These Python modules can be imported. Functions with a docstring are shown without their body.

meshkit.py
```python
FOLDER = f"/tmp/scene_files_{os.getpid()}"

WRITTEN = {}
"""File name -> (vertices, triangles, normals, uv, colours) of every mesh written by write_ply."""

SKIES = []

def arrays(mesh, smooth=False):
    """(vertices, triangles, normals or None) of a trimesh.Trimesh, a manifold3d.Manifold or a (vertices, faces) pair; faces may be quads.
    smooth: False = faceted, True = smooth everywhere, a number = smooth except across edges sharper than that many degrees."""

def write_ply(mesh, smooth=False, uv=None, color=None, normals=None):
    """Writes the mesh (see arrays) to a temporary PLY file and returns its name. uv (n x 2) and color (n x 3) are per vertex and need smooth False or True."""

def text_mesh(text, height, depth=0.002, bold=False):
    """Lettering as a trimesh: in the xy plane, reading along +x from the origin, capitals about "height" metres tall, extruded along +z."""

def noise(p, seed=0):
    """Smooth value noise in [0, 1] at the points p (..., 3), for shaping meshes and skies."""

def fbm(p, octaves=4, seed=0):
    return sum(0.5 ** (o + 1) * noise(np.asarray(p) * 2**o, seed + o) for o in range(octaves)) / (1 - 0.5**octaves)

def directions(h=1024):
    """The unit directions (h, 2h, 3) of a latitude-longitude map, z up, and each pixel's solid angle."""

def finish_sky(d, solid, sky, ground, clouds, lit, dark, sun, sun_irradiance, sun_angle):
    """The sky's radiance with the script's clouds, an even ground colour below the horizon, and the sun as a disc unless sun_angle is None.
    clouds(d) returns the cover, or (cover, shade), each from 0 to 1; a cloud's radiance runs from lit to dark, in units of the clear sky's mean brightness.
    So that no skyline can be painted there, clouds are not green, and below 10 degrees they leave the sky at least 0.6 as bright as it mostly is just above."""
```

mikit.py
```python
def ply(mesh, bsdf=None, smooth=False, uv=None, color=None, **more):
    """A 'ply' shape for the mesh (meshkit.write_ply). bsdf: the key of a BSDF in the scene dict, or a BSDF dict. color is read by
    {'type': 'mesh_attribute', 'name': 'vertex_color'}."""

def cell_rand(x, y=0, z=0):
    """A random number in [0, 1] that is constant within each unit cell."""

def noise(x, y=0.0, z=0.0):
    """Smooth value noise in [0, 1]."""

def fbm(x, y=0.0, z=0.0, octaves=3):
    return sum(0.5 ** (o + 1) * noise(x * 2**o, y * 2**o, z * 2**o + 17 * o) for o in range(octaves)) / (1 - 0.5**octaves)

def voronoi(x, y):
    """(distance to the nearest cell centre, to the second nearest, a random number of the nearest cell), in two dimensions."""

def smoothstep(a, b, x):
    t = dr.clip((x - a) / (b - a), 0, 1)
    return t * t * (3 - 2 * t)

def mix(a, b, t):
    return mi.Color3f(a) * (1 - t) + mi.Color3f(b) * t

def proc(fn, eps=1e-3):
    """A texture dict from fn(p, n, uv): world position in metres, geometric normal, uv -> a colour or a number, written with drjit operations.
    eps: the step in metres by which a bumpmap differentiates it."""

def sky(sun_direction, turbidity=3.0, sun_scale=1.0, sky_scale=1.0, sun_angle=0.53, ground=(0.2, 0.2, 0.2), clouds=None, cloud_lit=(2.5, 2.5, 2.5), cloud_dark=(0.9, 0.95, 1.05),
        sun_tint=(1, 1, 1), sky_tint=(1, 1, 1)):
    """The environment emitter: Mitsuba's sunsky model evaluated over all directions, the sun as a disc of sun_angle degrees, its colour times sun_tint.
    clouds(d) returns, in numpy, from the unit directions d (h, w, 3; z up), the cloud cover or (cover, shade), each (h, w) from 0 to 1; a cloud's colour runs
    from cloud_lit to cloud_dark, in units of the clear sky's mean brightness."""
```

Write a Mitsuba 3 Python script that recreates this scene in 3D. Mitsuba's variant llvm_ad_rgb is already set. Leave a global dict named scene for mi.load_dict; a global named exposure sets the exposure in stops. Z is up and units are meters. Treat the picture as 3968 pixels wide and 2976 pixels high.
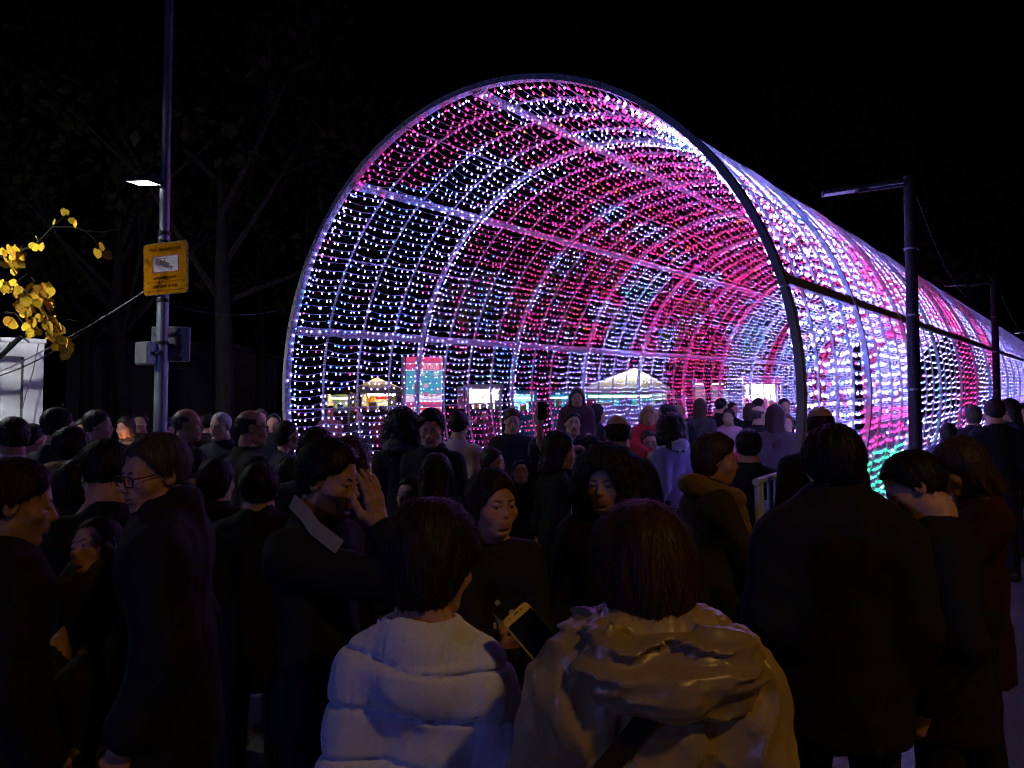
import math, random
import numpy as np, trimesh, mitsuba as mi, mikit, meshkit
T = mi.ScalarTransform4f
scene, labels = {"type": "scene"}, {}

# ------------------------------------------------------------------ camera, sky, exposure, lamps that stand outside the frame
CAM, PITCH, F = np.array([0.0, 0.0, 1.75]), 0.0467, 2997.0        # F in pixels of the 3968 px wide photograph
fwd = np.array([0, math.cos(PITCH), math.sin(PITCH)])
scene["camera"] = {"type": "perspective", "fov": math.degrees(2 * math.atan(1984 / F)), "fov_axis": "x", "near_clip": 0.05, "far_clip": 900.0,
                   "to_world": T().look_at(origin=CAM.tolist(), target=(CAM + fwd).tolist(), up=[0, 0, 1])}
scene["sky"] = {**mikit.sky((0.2, 0.6, 0.08), sun_scale=0.0, sky_scale=0.00012, sky_tint=(0.8, 0.9, 1.25)), "sampling_weight": 0.15}
exposure = 0.0
WARM_LAMP, BLUE_LAMP, LED_LAMP = (128, 70, 16), (24, 31, 138.0), (7, 7.3, 8)       # radiance of the three street lamps' panels
BULB = {"white": (5.0, 4.4, 17.0), "blue": (1.0, 2.4, 14.0), "cyan": (1.6, 4.6, 11.0), "red": (5.6, 0.09, 1.55), "pink": (6.8, 0.5, 2.5),
        "orange": (7.5, 1.1, 0.12), "green": (0.10, 5.0, 1.7), "violet": (4.0, 1.1, 12.0)}

K = 0.0386                                                          # the street climbs gently along the tunnel
YAW = math.radians(36.757)
AX = np.array([math.sin(YAW), math.cos(YAW), 0.0])
HX = np.array([math.cos(YAW), -math.sin(YAW), 0.0])
def gz(x, y): return K * (AX[0] * x + AX[1] * y)
def at(u, v, Y):
    """The point at depth Y (metres along y) seen at pixel (u, v) of the photograph."""
    t = math.tan(math.atan((1488 - v) / F) + PITCH)
    c = math.cos(PITCH) - (1488 - v) / F * math.sin(PITCH)          # y component of the ray for unit depth along the optical axis
    return np.array([(u - 1984) / F * Y / c, Y, CAM[2] + t * Y])

# ------------------------------------------------------------------ helpers
_count = {}
def key(name, parent=None):
    k = (parent + "__" if parent else "") + name
    n = _count.get(k, 0); _count[k] = n + 1
    return k if n == 0 else f"{k}_{n:03d}"
def thing(name, label, cat, group=None):
    k = key(name); labels[k] = {"label": label, "category": cat}
    if group: labels[k]["group"] = group
    return k
PAL, _PAL = [], {}
def pal(c, c2):
    k = tuple(np.round(np.concatenate([c, c2]), 4))
    if k not in _PAL: _PAL[k] = len(PAL); PAL.append(k)
    return _PAL[k]
def put(name, mesh, bsdf, parent=None, smooth=False, label=None, cat=None, group=None, kind=None, color=None, mul=None, color2=None, blend=None, emit=None, weight=None):
    """One entry of the scene. color: the thing's colour, kept as a row of the palette (uv.x) with a grain factor mul (uv.y); blend mixes in color2."""
    k = key(name, parent)
    v, f = (np.asarray(mesh.vertices), np.asarray(mesh.faces)) if hasattr(mesh, "vertices") else mesh
    uv, more = None, {}
    if emit is not None:
        more["emitter"] = {"type": "area", "radiance": {"type": "rgb", "value": list(emit)}, "sampling_weight": float(weight or 1.0)}
    if color is not None:
        if smooth not in (False, True):
            sm = trimesh.graph.smooth_shade(trimesh.Trimesh(v, f, process=False), angle=np.radians(smooth), facet_minarea=None)
            v, f, smooth = np.asarray(sm.vertices), np.asarray(sm.faces), True
        i = pal(np.asarray(color, float), np.asarray(color if color2 is None else color2, float))
        uv = np.stack([i + 0.2 + 0.5 * np.broadcast_to(0.0 if blend is None else np.clip(blend, 0, 1), (len(v),)), np.broadcast_to(1.0 if mul is None else mul, (len(v),))], 1)
    scene[k] = mikit.ply((v, f), bsdf, smooth=smooth, uv=uv, **more)
    d = {a: b for a, b in (("label", label), ("category", cat), ("group", group), ("kind", kind)) if b}
    if d: labels[k] = d
    return k
def cat_(ms):
    vs, fs, n = [], [], 0
    for m in ms:
        v, f = (m.vertices, m.faces) if hasattr(m, "vertices") else m
        vs.append(np.asarray(v)); fs.append(np.asarray(f) + n); n += len(v)
    return np.vstack(vs), np.vstack(fs)
def frame(t, up=(0, 0, 1)):
    t = np.asarray(t, float); t = t / np.linalg.norm(t)
    up = np.asarray(up, float)
    if abs(t @ up) > 0.97: up = np.array([1.0, 0, 0])
    a = np.cross(t, up); a /= np.linalg.norm(a)
    return t, a, np.cross(a, t)
def tube(pts, r, n=6, cap=True):
    p = np.asarray(pts, float); r = np.broadcast_to(np.asarray(r, float), (len(p),))
    tg = np.gradient(p, axis=0); tg /= np.linalg.norm(tg, axis=1, keepdims=True) + 1e-12
    up = np.array([0, 0, 1.0]) if abs(tg[:, 2]).mean() < 0.8 else np.array([0.3, 1.0, 0])
    a = np.cross(tg, up); a /= np.linalg.norm(a, axis=1, keepdims=True) + 1e-12
    b = np.cross(a, tg)
    an = np.arange(n) * 2 * np.pi / n
    v = p[:, None] + r[:, None, None] * (np.cos(an)[None, :, None] * a[:, None] + np.sin(an)[None, :, None] * b[:, None])
    v = v.reshape(-1, 3); m = len(p)
    i, j = np.meshgrid(np.arange(m - 1), np.arange(n), indexing="ij")
    q = np.stack([i * n + j, i * n + (j + 1) % n, (i + 1) * n + (j + 1) % n, (i + 1) * n + j], -1).reshape(-1, 4)
    f = np.vstack([q[:, [0, 2, 1]], q[:, [0, 3, 2]]])
    if cap:
        k = len(v); v = np.vstack([v, p[:1], p[-1:]]); jj = np.arange(n)
        f = np.vstack([f, np.stack([np.full(n, k), jj, (jj + 1) % n], 1), np.stack([np.full(n, k + 1), (m - 1) * n + (jj + 1) % n, (m - 1) * n + jj], 1)])
    return v, f
def bar(p0, p1, w, h, up=(0, 0, 1), ch=0.12):
    """A straight bar of octagonal (chamfered) section w x h from p0 to p1."""
    p0, p1 = np.asarray(p0, float), np.asarray(p1, float)
    t, a, b = frame(p1 - p0, up); c = ch * min(w, h)
    s = np.array([[w/2-c, h/2], [w/2, h/2-c], [w/2, -h/2+c], [w/2-c, -h/2], [-w/2+c, -h/2], [-w/2, -h/2+c], [-w/2, h/2-c], [-w/2+c, h/2]])
    ring = s[:, :1] * a + s[:, 1:] * b
    return sweep_rings([p0 + ring, p1 + ring])
def sweep_rings(rings, cap=True, close=False):
    n, m = len(rings[0]), len(rings); v = np.vstack(rings)
    mm = m if close else m - 1
    i, j = np.meshgrid(np.arange(mm), np.arange(n), indexing="ij"); i2 = (i + 1) % m
    q = np.stack([i * n + j, i * n + (j + 1) % n, i2 * n + (j + 1) % n, i2 * n + j], -1).reshape(-1, 4)
    f = np.vstack([q[:, [0, 1, 2]], q[:, [0, 2, 3]]])
    if cap and not close:
        k = len(v); v = np.vstack([v, rings[0].mean(0)[None], rings[-1].mean(0)[None]]); jj = np.arange(n)
        f = np.vstack([f, np.stack([np.full(n, k), (jj + 1) % n, jj], 1), np.stack([np.full(n, k + 1), (m - 1) * n + jj, (m - 1) * n + (jj + 1) % n], 1)])
    tm = trimesh.Trimesh(v, f, process=False)
    if tm.is_watertight and tm.volume < 0: f = f[:, ::-1]
    return v, f
def box(c, s, R=None, ch=0.0):
    if ch > 0:
        import manifold3d as m3
        h = np.asarray(s) / 2
        pts = [[sx * (h[0] - (ch if k != 0 else 0)), sy * (h[1] - (ch if k != 1 else 0)), sz * (h[2] - (ch if k != 2 else 0))] for sx in (-1, 1) for sy in (-1, 1) for sz in (-1, 1) for k in range(3)]
        m = trimesh.Trimesh(np.array(pts)).convex_hull
    else: m = trimesh.creation.box(s)
    v = np.array(m.vertices)
    if R is not None: v = v @ np.asarray(R).T
    return v + np.asarray(c), np.array(m.faces)
def rotz(a): c, s = math.cos(a), math.sin(a); return np.array([[c, -s, 0], [s, c, 0], [0, 0, 1.0]])
def rotx(a): c, s = math.cos(a), math.sin(a); return np.array([[1.0, 0, 0], [0, c, -s], [0, s, c]])
def roty(a): c, s = math.cos(a), math.sin(a); return np.array([[c, 0, s], [0, 1.0, 0], [-s, 0, c]])
def xf(mesh, R=None, t=(0, 0, 0)):
    v, f = (mesh.vertices, mesh.faces) if hasattr(mesh, "vertices") else mesh
    v = np.asarray(v, float)
    if R is not None: v = v @ np.asarray(R).T
    return v + np.asarray(t), np.asarray(f)
def plate(pts2, depth):
    """An extruded outline (shapely) in xz, facing -y, from y=0 back to y=depth."""
    m = trimesh.creation.extrude_polygon(pts2, depth, engine="earcut")
    v = np.array(m.vertices); return np.stack([v[:, 0], v[:, 2], v[:, 1]], 1), np.array(m.faces)[:, ::-1]
def text(s, height, depth=0.003, bold=True, center=True):
    """Lettering standing in the xz plane, facing -y."""
    m = meshkit.text_mesh(s, height, depth, bold); v = np.array(m.vertices)
    if center: v[:, 0] -= (v[:, 0].min() + v[:, 0].max()) / 2
    return np.stack([v[:, 0], -v[:, 2], v[:, 1]], 1), np.array(m.faces)
from shapely import Polygon, Point, box as sbox
def rrect(w, h, r): return sbox(-w/2 + r, -h/2 + r, w/2 - r, h/2 - r).buffer(r, quad_segs=5)

# ------------------------------------------------------------------ materials
import drjit as dr
_TAB = {}
def _palette(p, n, uv):
    if "a" not in _TAB:
        P = np.array(PAL, np.float32); _TAB["a"] = [mi.Float(np.ascontiguousarray(P[:, c])) for c in range(6)]; dr.eval(_TAB["a"])
    i = mi.UInt32(dr.clip(dr.floor(uv.x), 0, len(PAL) - 1)); t = dr.clip((uv.x - dr.floor(uv.x) - 0.2) * 2.0, 0, 1)
    c = [dr.gather(mi.Float, a, i) for a in _TAB["a"]]
    return mi.Color3f(*[(c[k] * (1 - t) + c[k + 3] * t) * uv.y for k in range(3)])
VC = mikit.proc(_palette)
def rgb(*c): return {"type": "rgb", "value": list(c)}
noise, fbm, mix, smoothstep = mikit.noise, mikit.fbm, mikit.mix, mikit.smoothstep
scene["m_skin"] = {"type": "twosided", "b": {"type": "principled", "base_color": VC, "roughness": 0.5, "specular": 0.4}}
scene["m_hair"] = {"type": "twosided", "b": {"type": "principled", "base_color": VC, "roughness": 0.55, "specular": 0.3}}
scene["m_cloth"] = {"type": "twosided", "b": {"type": "principled", "base_color": VC, "roughness": 0.88, "specular": 0.25, "sheen": 0.25}}
scene["m_nylon"] = {"type": "twosided", "b": {"type": "bumpmap", "arbitrary": {"type": "ref", "id": "m_cloth"}, "t": mikit.proc(lambda p, n, uv: 0.0016 * fbm(p.x * 60, p.y * 60, p.z * 60, 3), eps=2e-3), "scale": 1.0}}
scene["m_leather"] = {"type": "twosided", "b": {"type": "bumpmap", "a": {"type": "principled", "base_color": VC, "roughness": 0.34, "specular": 0.55}, "t": mikit.proc(lambda p, n, uv: 0.003 * fbm(p.x * 22, p.y * 22, p.z * 14, 3), eps=2e-3), "scale": 1.0}}
scene["m_paint"] = {"type": "twosided", "b": {"type": "principled", "base_color": VC, "roughness": 0.45, "specular": 0.4}}
scene["m_fabric"] = {"type": "twosided", "b": {"type": "diffuse", "reflectance": VC}}
scene["m_tent"] = {"type": "principledthin", "base_color": VC, "roughness": 0.9, "diff_trans": 1.1}
scene["m_frame"] = {"type": "twosided", "b": {"type": "principled", "base_color": mikit.proc(lambda p, n, uv: mix((0.50, 0.50, 0.52), (0.64, 0.64, 0.65), fbm(p.x * 5, p.y * 5, p.z * 5, 3))), "roughness": 0.5, "specular": 0.5}}
scene["m_hoop"] = {"type": "twosided", "b": {"type": "principled", "base_color": mikit.proc(lambda p, n, uv: mix((0.34, 0.34, 0.38), (0.46, 0.46, 0.50), fbm(p.x * 6, p.y * 6, p.z * 6, 3))), "roughness": 0.45, "specular": 0.5}}
scene["m_galv"] = {"type": "twosided", "b": {"type": "principled", "base_color": mikit.proc(lambda p, n, uv: mix((0.14, 0.145, 0.155), (0.27, 0.275, 0.29), fbm(p.x * 14, p.y * 14, p.z * 5, 3))), "roughness": 0.42, "metallic": 0.6}}
scene["m_cord"] = {"type": "twosided", "b": {"type": "diffuse", "reflectance": rgb(0.62, 0.62, 0.64)}}
scene["m_bulb"] = {"type": "diffuse", "reflectance": rgb(0.5, 0.5, 0.5)}
scene["m_dark"] = {"type": "twosided", "b": {"type": "principled", "base_color": rgb(0.009, 0.009, 0.011), "roughness": 0.55, "specular": 0.35}}
scene["m_glass"] = {"type": "twosided", "b": {"type": "principled", "base_color": rgb(0.012, 0.012, 0.014), "roughness": 0.06, "specular": 0.6}}
scene["m_leaf"] = {"type": "twosided", "b": {"type": "diffuse", "reflectance": VC}}
scene["m_bark"] = {"type": "twosided", "b": {"type": "diffuse", "reflectance": mikit.proc(lambda p, n, uv: mix((0.010, 0.009, 0.008), (0.032, 0.028, 0.024), fbm(p.x * 16, p.y * 16, p.z * 4, 3)))}}
scene["m_wall"] = {"type": "twosided", "b": {"type": "diffuse", "reflectance": mikit.proc(lambda p, n, uv: mix((0.045, 0.046, 0.036), (0.075, 0.072, 0.060), fbm(p.x * 1.4, p.y * 1.4, p.z * 1.4, 4)))}}
def _pave(p, n, uv):
    g = fbm(p.x * 3, p.y * 3, 0.0, 4)
    return mix((0.055, 0.055, 0.058), (0.11, 0.108, 0.105), g)
scene["m_pave"] = {"type": "twosided", "b": {"type": "bumpmap", "a": {"type": "principled", "base_color": mikit.proc(_pave), "roughness": 0.42, "specular": 0.5},
                   "t": mikit.proc(lambda p, n, uv: 0.006 * fbm(p.x * 9, p.y * 9, 0.0, 3), eps=4e-3), "scale": 1.0}}

# ------------------------------------------------------------------ ground
def ground_sheet(r, n):
    g = np.linspace(-1, 1, n); g = np.sign(g) * np.abs(g) ** 2.2 * r
    X, Y = np.meshgrid(g, g, indexing="ij"); v = np.stack([X, Y, gz(X, Y)], -1).reshape(-1, 3)
    far = np.hypot(v[:, 0], v[:, 1]); v[:, 2] = np.where(far > 90, np.clip(v[:, 2], K * -90, K * 90), v[:, 2])
    i, j = np.meshgrid(np.arange(n - 1), np.arange(n - 1), indexing="ij")
    q = np.stack([i * n + j, (i + 1) * n + j, (i + 1) * n + j + 1, i * n + j + 1], -1).reshape(-1, 4)
    return v, np.vstack([q[:, [0, 1, 2]], q[:, [0, 2, 3]]])
put("pavement", ground_sheet(420, 60), "m_pave", kind="structure", smooth=True)
# ------------------------------------------------------------------ the light tunnel
NEAR_BULBS = 300
rng = np.random.default_rng(7)
C0 = np.array([-0.3382, 8.2473, 1.985]); R0 = 3.3117; BAY = 2.5; NB = 18; SL = 0.0386
AXS = np.array([AX[0] * math.cos(SL), AX[1] * math.cos(SL), math.sin(SL)])
VX = np.cross(HX, AXS)
def tp(a, th, r=R0):
    """Tunnel point: a metres along the axis, th degrees round (0 right, 90 top, 180 left)."""
    a, th = np.asarray(a, float)[..., None], np.radians(np.asarray(th, float))[..., None]
    return C0 + AXS * a + r * (HX * np.cos(th) + VX * np.sin(th))
TH0, TH1 = -33.5, 213.5
tun = thing("light_tunnel", "long round walk-through tunnel of metal hoops hung with glowing red, white and blue light strings", "light tunnel")
def hoop(a, w, h, r, n=72, th0=TH0, th1=TH1):
    """An arch of rectangular section: w along the axis, h radially."""
    t = np.linspace(th0, th1, n)
    return sweep_rings([np.stack([tp(a - w/2, x, r - h/2), tp(a - w/2, x, r + h/2), tp(a + w/2, x, r + h/2), tp(a + w/2, x, r - h/2)]) for x in t])
for i in range(NB + 1):
    a = i * BAY
    if i == 0:      # front hoop: a deep box section of five bolted lengths with dark gaps between them
        cuts = [TH0, 15, 62, 84, 108, 163, TH1]
        for c0, c1 in zip(cuts[:-1], cuts[1:]):
            put("front_hoop", hoop(a + 0.03, 0.095, 0.060, R0 + 0.024, 26, c0 + 0.10, c1 - 0.10), "m_hoop", tun, smooth=30)
    else:
        put("main_hoop", hoop(a, 0.062, 0.05, R0 + 0.01, 72), "m_frame", tun, smooth=30)
    if i < NB:
        for k in (1, 2, 3):
            put("thin_hoop", hoop(a + k * BAY / 4, 0.024, 0.022, R0, 56), "m_frame", tun, smooth=30)
BEAMS = [90 + 36.7 * k for k in (-2, -1, 0, 1, 2)]
RAILS = [90 + 18.35 + 36.7 * k for k in (-3, -2, -1, 0, 1, 2)]
for i in range(NB):
    for b in BEAMS:
        p0, p1 = tp(i * BAY + 0.05, b), tp((i + 1) * BAY - 0.05, b)
        up = (HX * math.cos(math.radians(b)) + VX * math.sin(math.radians(b)))
        bits = [bar(p0, p1, 0.10, 0.05, up)]
        for q in (0.0, 1.0):                                     # bolted flanges near the hoops
            c = p0 + (p1 - p0) * (0.055 + q * 0.89); bits.append(bar(c - AXS * 0.10, c + AXS * 0.10, 0.116, 0.062, up))
        put("beam", cat_(bits), "m_frame", tun)
    for b in RAILS:
        p0, p1 = tp(i * BAY, b, R0 - 0.012), tp((i + 1) * BAY, b, R0 - 0.012)
        put("rail", tube([p0, p1], 0.009, 6), "m_frame", tun, smooth=40)

# light strings: each row of each bay is one string draped between the thin hoops
def pat(a, th):
    """Chance of the cool white programme at (a, th), before the random part; the rest is red."""
    w = np.where(np.abs((a + 0.05) / BAY - np.round((a + 0.05) / BAY)) < 1e-6, 0.42, 0.17)
    left = th > 104
    w = np.where((a < 2.6) & (th > 127), 0.93, w)
    w = np.where((a < 2.6) & (th > 104) & (th <= 127), np.clip((a - 0.7) * 0.9, 0.05, 0.95), w)
    w = np.where((a > 2.2) & (a < 4.3) & (th > 140), 0.80, w)
    w = np.where((a > 2.6) & (a < 5.2) & (th > 163), 0.62, w)
    w = np.where((a > 6.6) & (a < 11.2) & (th > 163), 0.74, w)
    w = np.where((a > 8.0) & (a < 9.3) & (th > 128), 0.78, w)
    w = np.where((a > 15.2) & (a < 18.6) & (th > 118), 0.92, w)
    w = np.where((a > 20.5) & (a < 23.0) & (th > 100), 0.75, w)
    w = np.where((a > 19.5) & (th > 100) & (np.abs(a - 25) > 0.8) & (np.abs(a - 33) > 1.2), 0.86, w)
    w = np.where((th < 62), 0.97, w)
    w = np.where((th > 150) & (a > 8) & (a < 11.5), np.maximum(w, 0.68), w)
    w = np.where((th < 62) & (a < 0.7) & (th > 34), 0.74, w)
    w = np.where((th < 66) & (th > 12) & (np.abs(a - 4.6 - 0.02 * (th - 20)) < 0.70), 0.22, w)
    w = np.where((th < 66) & (np.abs(a - 11.2) < 1.3), 0.30, w)
    w = np.where((th < 66) & (np.abs(a - 17.2) < 1.2), 0.25, w)
    w = np.where((th > 72) & (th < 92) & (np.abs(a - 0.75) < 0.35), 0.85, w)
    w = np.where((th > 60) & (th < 88) & (np.abs(a - 2.05) < 0.45), 0.80, w)
    return w
BLOBS = [(1.5, 119, 0.55, 7, "blue"), (0.9, 128, 0.8, 6, "blue"), (2.0, 112, 0.5, 5, "white"), (0.8, 158, 0.35, 8, "blue"), (1.8, 156, 0.35, 7, "blue"), (5.3, 133, 0.5, 5, "blue"), (8.4, 137, 0.7, 5, "cyan"),
         (3.6, 152, 0.45, 7, "blue"), (4.2, 172, 0.5, 5, "cyan"), (0.9, 82, 0.3, 8, "violet"), (6.6, 112, 0.7, 4, "white"), (7.4, 148, 0.6, 5, "white"), (11.0, 126, 0.8, 5, "white"), (4.9, 110, 0.5, 4, "blue"), (1.6, 55, 0.7, 9, "cyan"), (3.4, 52, 0.5, 8, "blue"),
         (9.9, 178, 0.7, 8, "cyan"), (16.8, 150, 1.0, 9, "cyan"), (7.4, 5, 0.4, 22, "cyan"), (2.4, -8, 0.35, 16, "blue"), (8.2, -20, 0.5, 12, "blue"), (9.0, 40, 0.6, 10, "cyan"), (5.6, -2, 0.5, 9, "cyan"), (0.5, 195, 0.4, 6, "blue")]
def colours(a, th):
    n = len(a)
    f = meshkit.fbm(np.stack([a * 0.9, th * 0.075, 0 * a], -1), 3, seed=11)
    w = np.clip(pat(a, th) + (f - 0.5) * 1.3, 0, 1) + rng.normal(0, 0.14, n)
    x = rng.random(n)
    out = np.where(w > 0.5, np.where(x < 0.88, "white", np.where(x < 0.93, "blue", np.where(x < 0.965, "violet", "pink"))),
                   np.where(x < 0.74, "red", np.where(x < 0.88, "pink", np.where(x < 0.92, "orange", "violet")))).astype("U8")
    g2 = meshkit.fbm(np.stack([a * 1.3, th * 0.1, 0 * a + 5], -1), 2, seed=3)
    cool = (w > 0.5) & (g2 > 0.66); out[cool & (rng.random(n) < 0.45)] = "blue"; out[cool & (rng.random(n) < 0.15)] = "cyan"
    for ba, bt, ra, rt, c in BLOBS:
        d = ((a - ba) / ra) ** 2 + ((th - bt) / rt) ** 2; m = (d < 1) & (rng.random(n) < 0.9)
        out[m] = np.where(rng.random(m.sum()) < 0.55, c, "white")
    m = (th < -3) & (a > 2.3) & (a < 4.9) & (rng.random(n) < 0.93); out[m] = np.where(th[m] < -11.5, "green", "red")
    return out
ROWS = np.arange(-30.0, 210.1, 1.78)
down = np.array([0, 0, -1.0])
strings, bulbs = [], []          # (mesh, nearest distance) and (positions, colours)
bp, ba_, bt_ = [], [], []
for i in range(NB):
    for th in ROWS:
        segs, sub = [], BAY / 4
        th_j = th + rng.normal(0, 0.15, 5)
        for k in range(4):
            a0 = i * BAY + k * sub
            sag = abs(rng.normal(0.030, 0.013)) + (0.03 if 60 < th < 120 else 0)
            s = np.linspace(0, 1, 5)
            p = tp(a0 + s * sub, th_j[k] + (th_j[k + 1] - th_j[k]) * s, R0 - 0.015) + down * (4 * sag * s * (1 - s))[:, None]
            segs.append(p if k == 0 else p[1:])
            nb = int(rng.choice([4, 5, 6], p=[0.22, 0.63, 0.15]))
            sb = (np.arange(nb) + 0.5) / nb + rng.normal(0, 0.035, nb)
            q = tp(a0 + sb * sub, th_j[k] + (th_j[k + 1] - th_j[k]) * sb, R0 - 0.015) + down * (4 * sag * sb * (1 - sb))[:, None]
            bp.append(q); ba_.append(a0 + sb * sub); bt_.append(np.full(nb, th))
        P = np.vstack(segs)
        strings.append((np.linalg.norm(P.mean(0) - CAM), tube(P, 0.0045 if i < 4 else 0.0055, 3, cap=False)))
for i in range(NB + 1):          # a denser string wound along the back of every main hoop
    t = np.arange(-30, 210, 1.35); t = t + rng.normal(0, 0.2, len(t))
    o_ = 0.13 if i == 0 else 0.07; bp.append(tp(np.full(len(t), i * BAY + o_), t, R0 - 0.02)); ba_.append(np.full(len(t), i * BAY - 0.05)); bt_.append(t)
bp, ba_, bt_ = np.vstack(bp), np.concatenate(ba_), np.concatenate(bt_)
keep = rng.random(len(bp)) > 0.03; bp, ba_, bt_ = bp[keep], ba_[keep], bt_[keep]
bc = colours(ba_, bt_)
strings.sort(key=lambda s: s[0])
for d, m in strings[:300]: put("light_string", m, "m_cord", tun)
put("far_light_string", cat_([m for _, m in strings[300:]]), "m_cord", tun, kind="stuff")
an = np.arange(6) * np.pi / 3
UNIT = np.vstack([[[0, 0, 0.2]], np.stack([0.62 * np.cos(an), 0.62 * np.sin(an), 0 * an - 0.35], 1), np.stack([np.cos(an), np.sin(an), 0 * an - 1.25], 1), [[0, 0, -2.3]]])
UF = []
for j in range(6):
    k = (j + 1) % 6; UF += [[0, 1 + j, 1 + k], [1 + j, 7 + j, 7 + k], [1 + j, 7 + k, 1 + k], [7 + j, 13, 7 + k]]
UF = np.array(UF)
UNIT4 = np.array([[0, 0, 0.1], [1, 0, -1.1], [0, 1, -1.1], [-1, 0, -1.1], [0, -1, -1.1], [0, 0, -2.3]], float)
UF4 = np.array([[0, 1, 2], [0, 2, 3], [0, 3, 4], [0, 4, 1], [5, 2, 1], [5, 3, 2], [5, 4, 3], [5, 1, 4]])
def bulb_mesh(P, r, unit, uf):
    n = len(P); tilt = rng.normal(0, 0.18, (n, 2))
    s = r * (1 + rng.normal(0, 0.08, n))
    v = unit[None] * s[:, None, None]
    v = v + np.stack([v[..., 2] * tilt[:, :1], v[..., 2] * tilt[:, 1:], 0 * v[..., 2]], -1)
    v = v + P[:, None] + down * 0.012
    return v.reshape(-1, 3), (uf[None] + (np.arange(n) * len(unit))[:, None, None]).reshape(-1, 3)
dist = np.linalg.norm(bp - CAM, axis=1)
order = np.argsort(dist); near = np.zeros(len(bp), bool); near[order[:NEAR_BULBS]] = True
for j in order[:NEAR_BULBS]:
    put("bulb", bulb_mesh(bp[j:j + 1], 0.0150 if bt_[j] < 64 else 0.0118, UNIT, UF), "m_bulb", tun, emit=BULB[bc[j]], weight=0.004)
for c in BULB:
    m1, m2 = (bc == c) & ~near & (dist < 12), (bc == c) & ~near & (dist >= 12)
    mr = m1 & (bt_ < 64); m1 = m1 & ~mr                          # the wall next to the viewer: bulbs enlarged so it reads brighter
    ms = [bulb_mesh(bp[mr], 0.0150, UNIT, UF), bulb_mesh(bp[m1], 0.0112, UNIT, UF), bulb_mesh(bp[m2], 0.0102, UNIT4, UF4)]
    n = int((bc == c).sum())
    put(c + "_bulbs", cat_(ms), "m_bulb", tun, kind="stuff", emit=BULB[c], weight=max(0.25, 4.0 * n / len(bp)))
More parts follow.
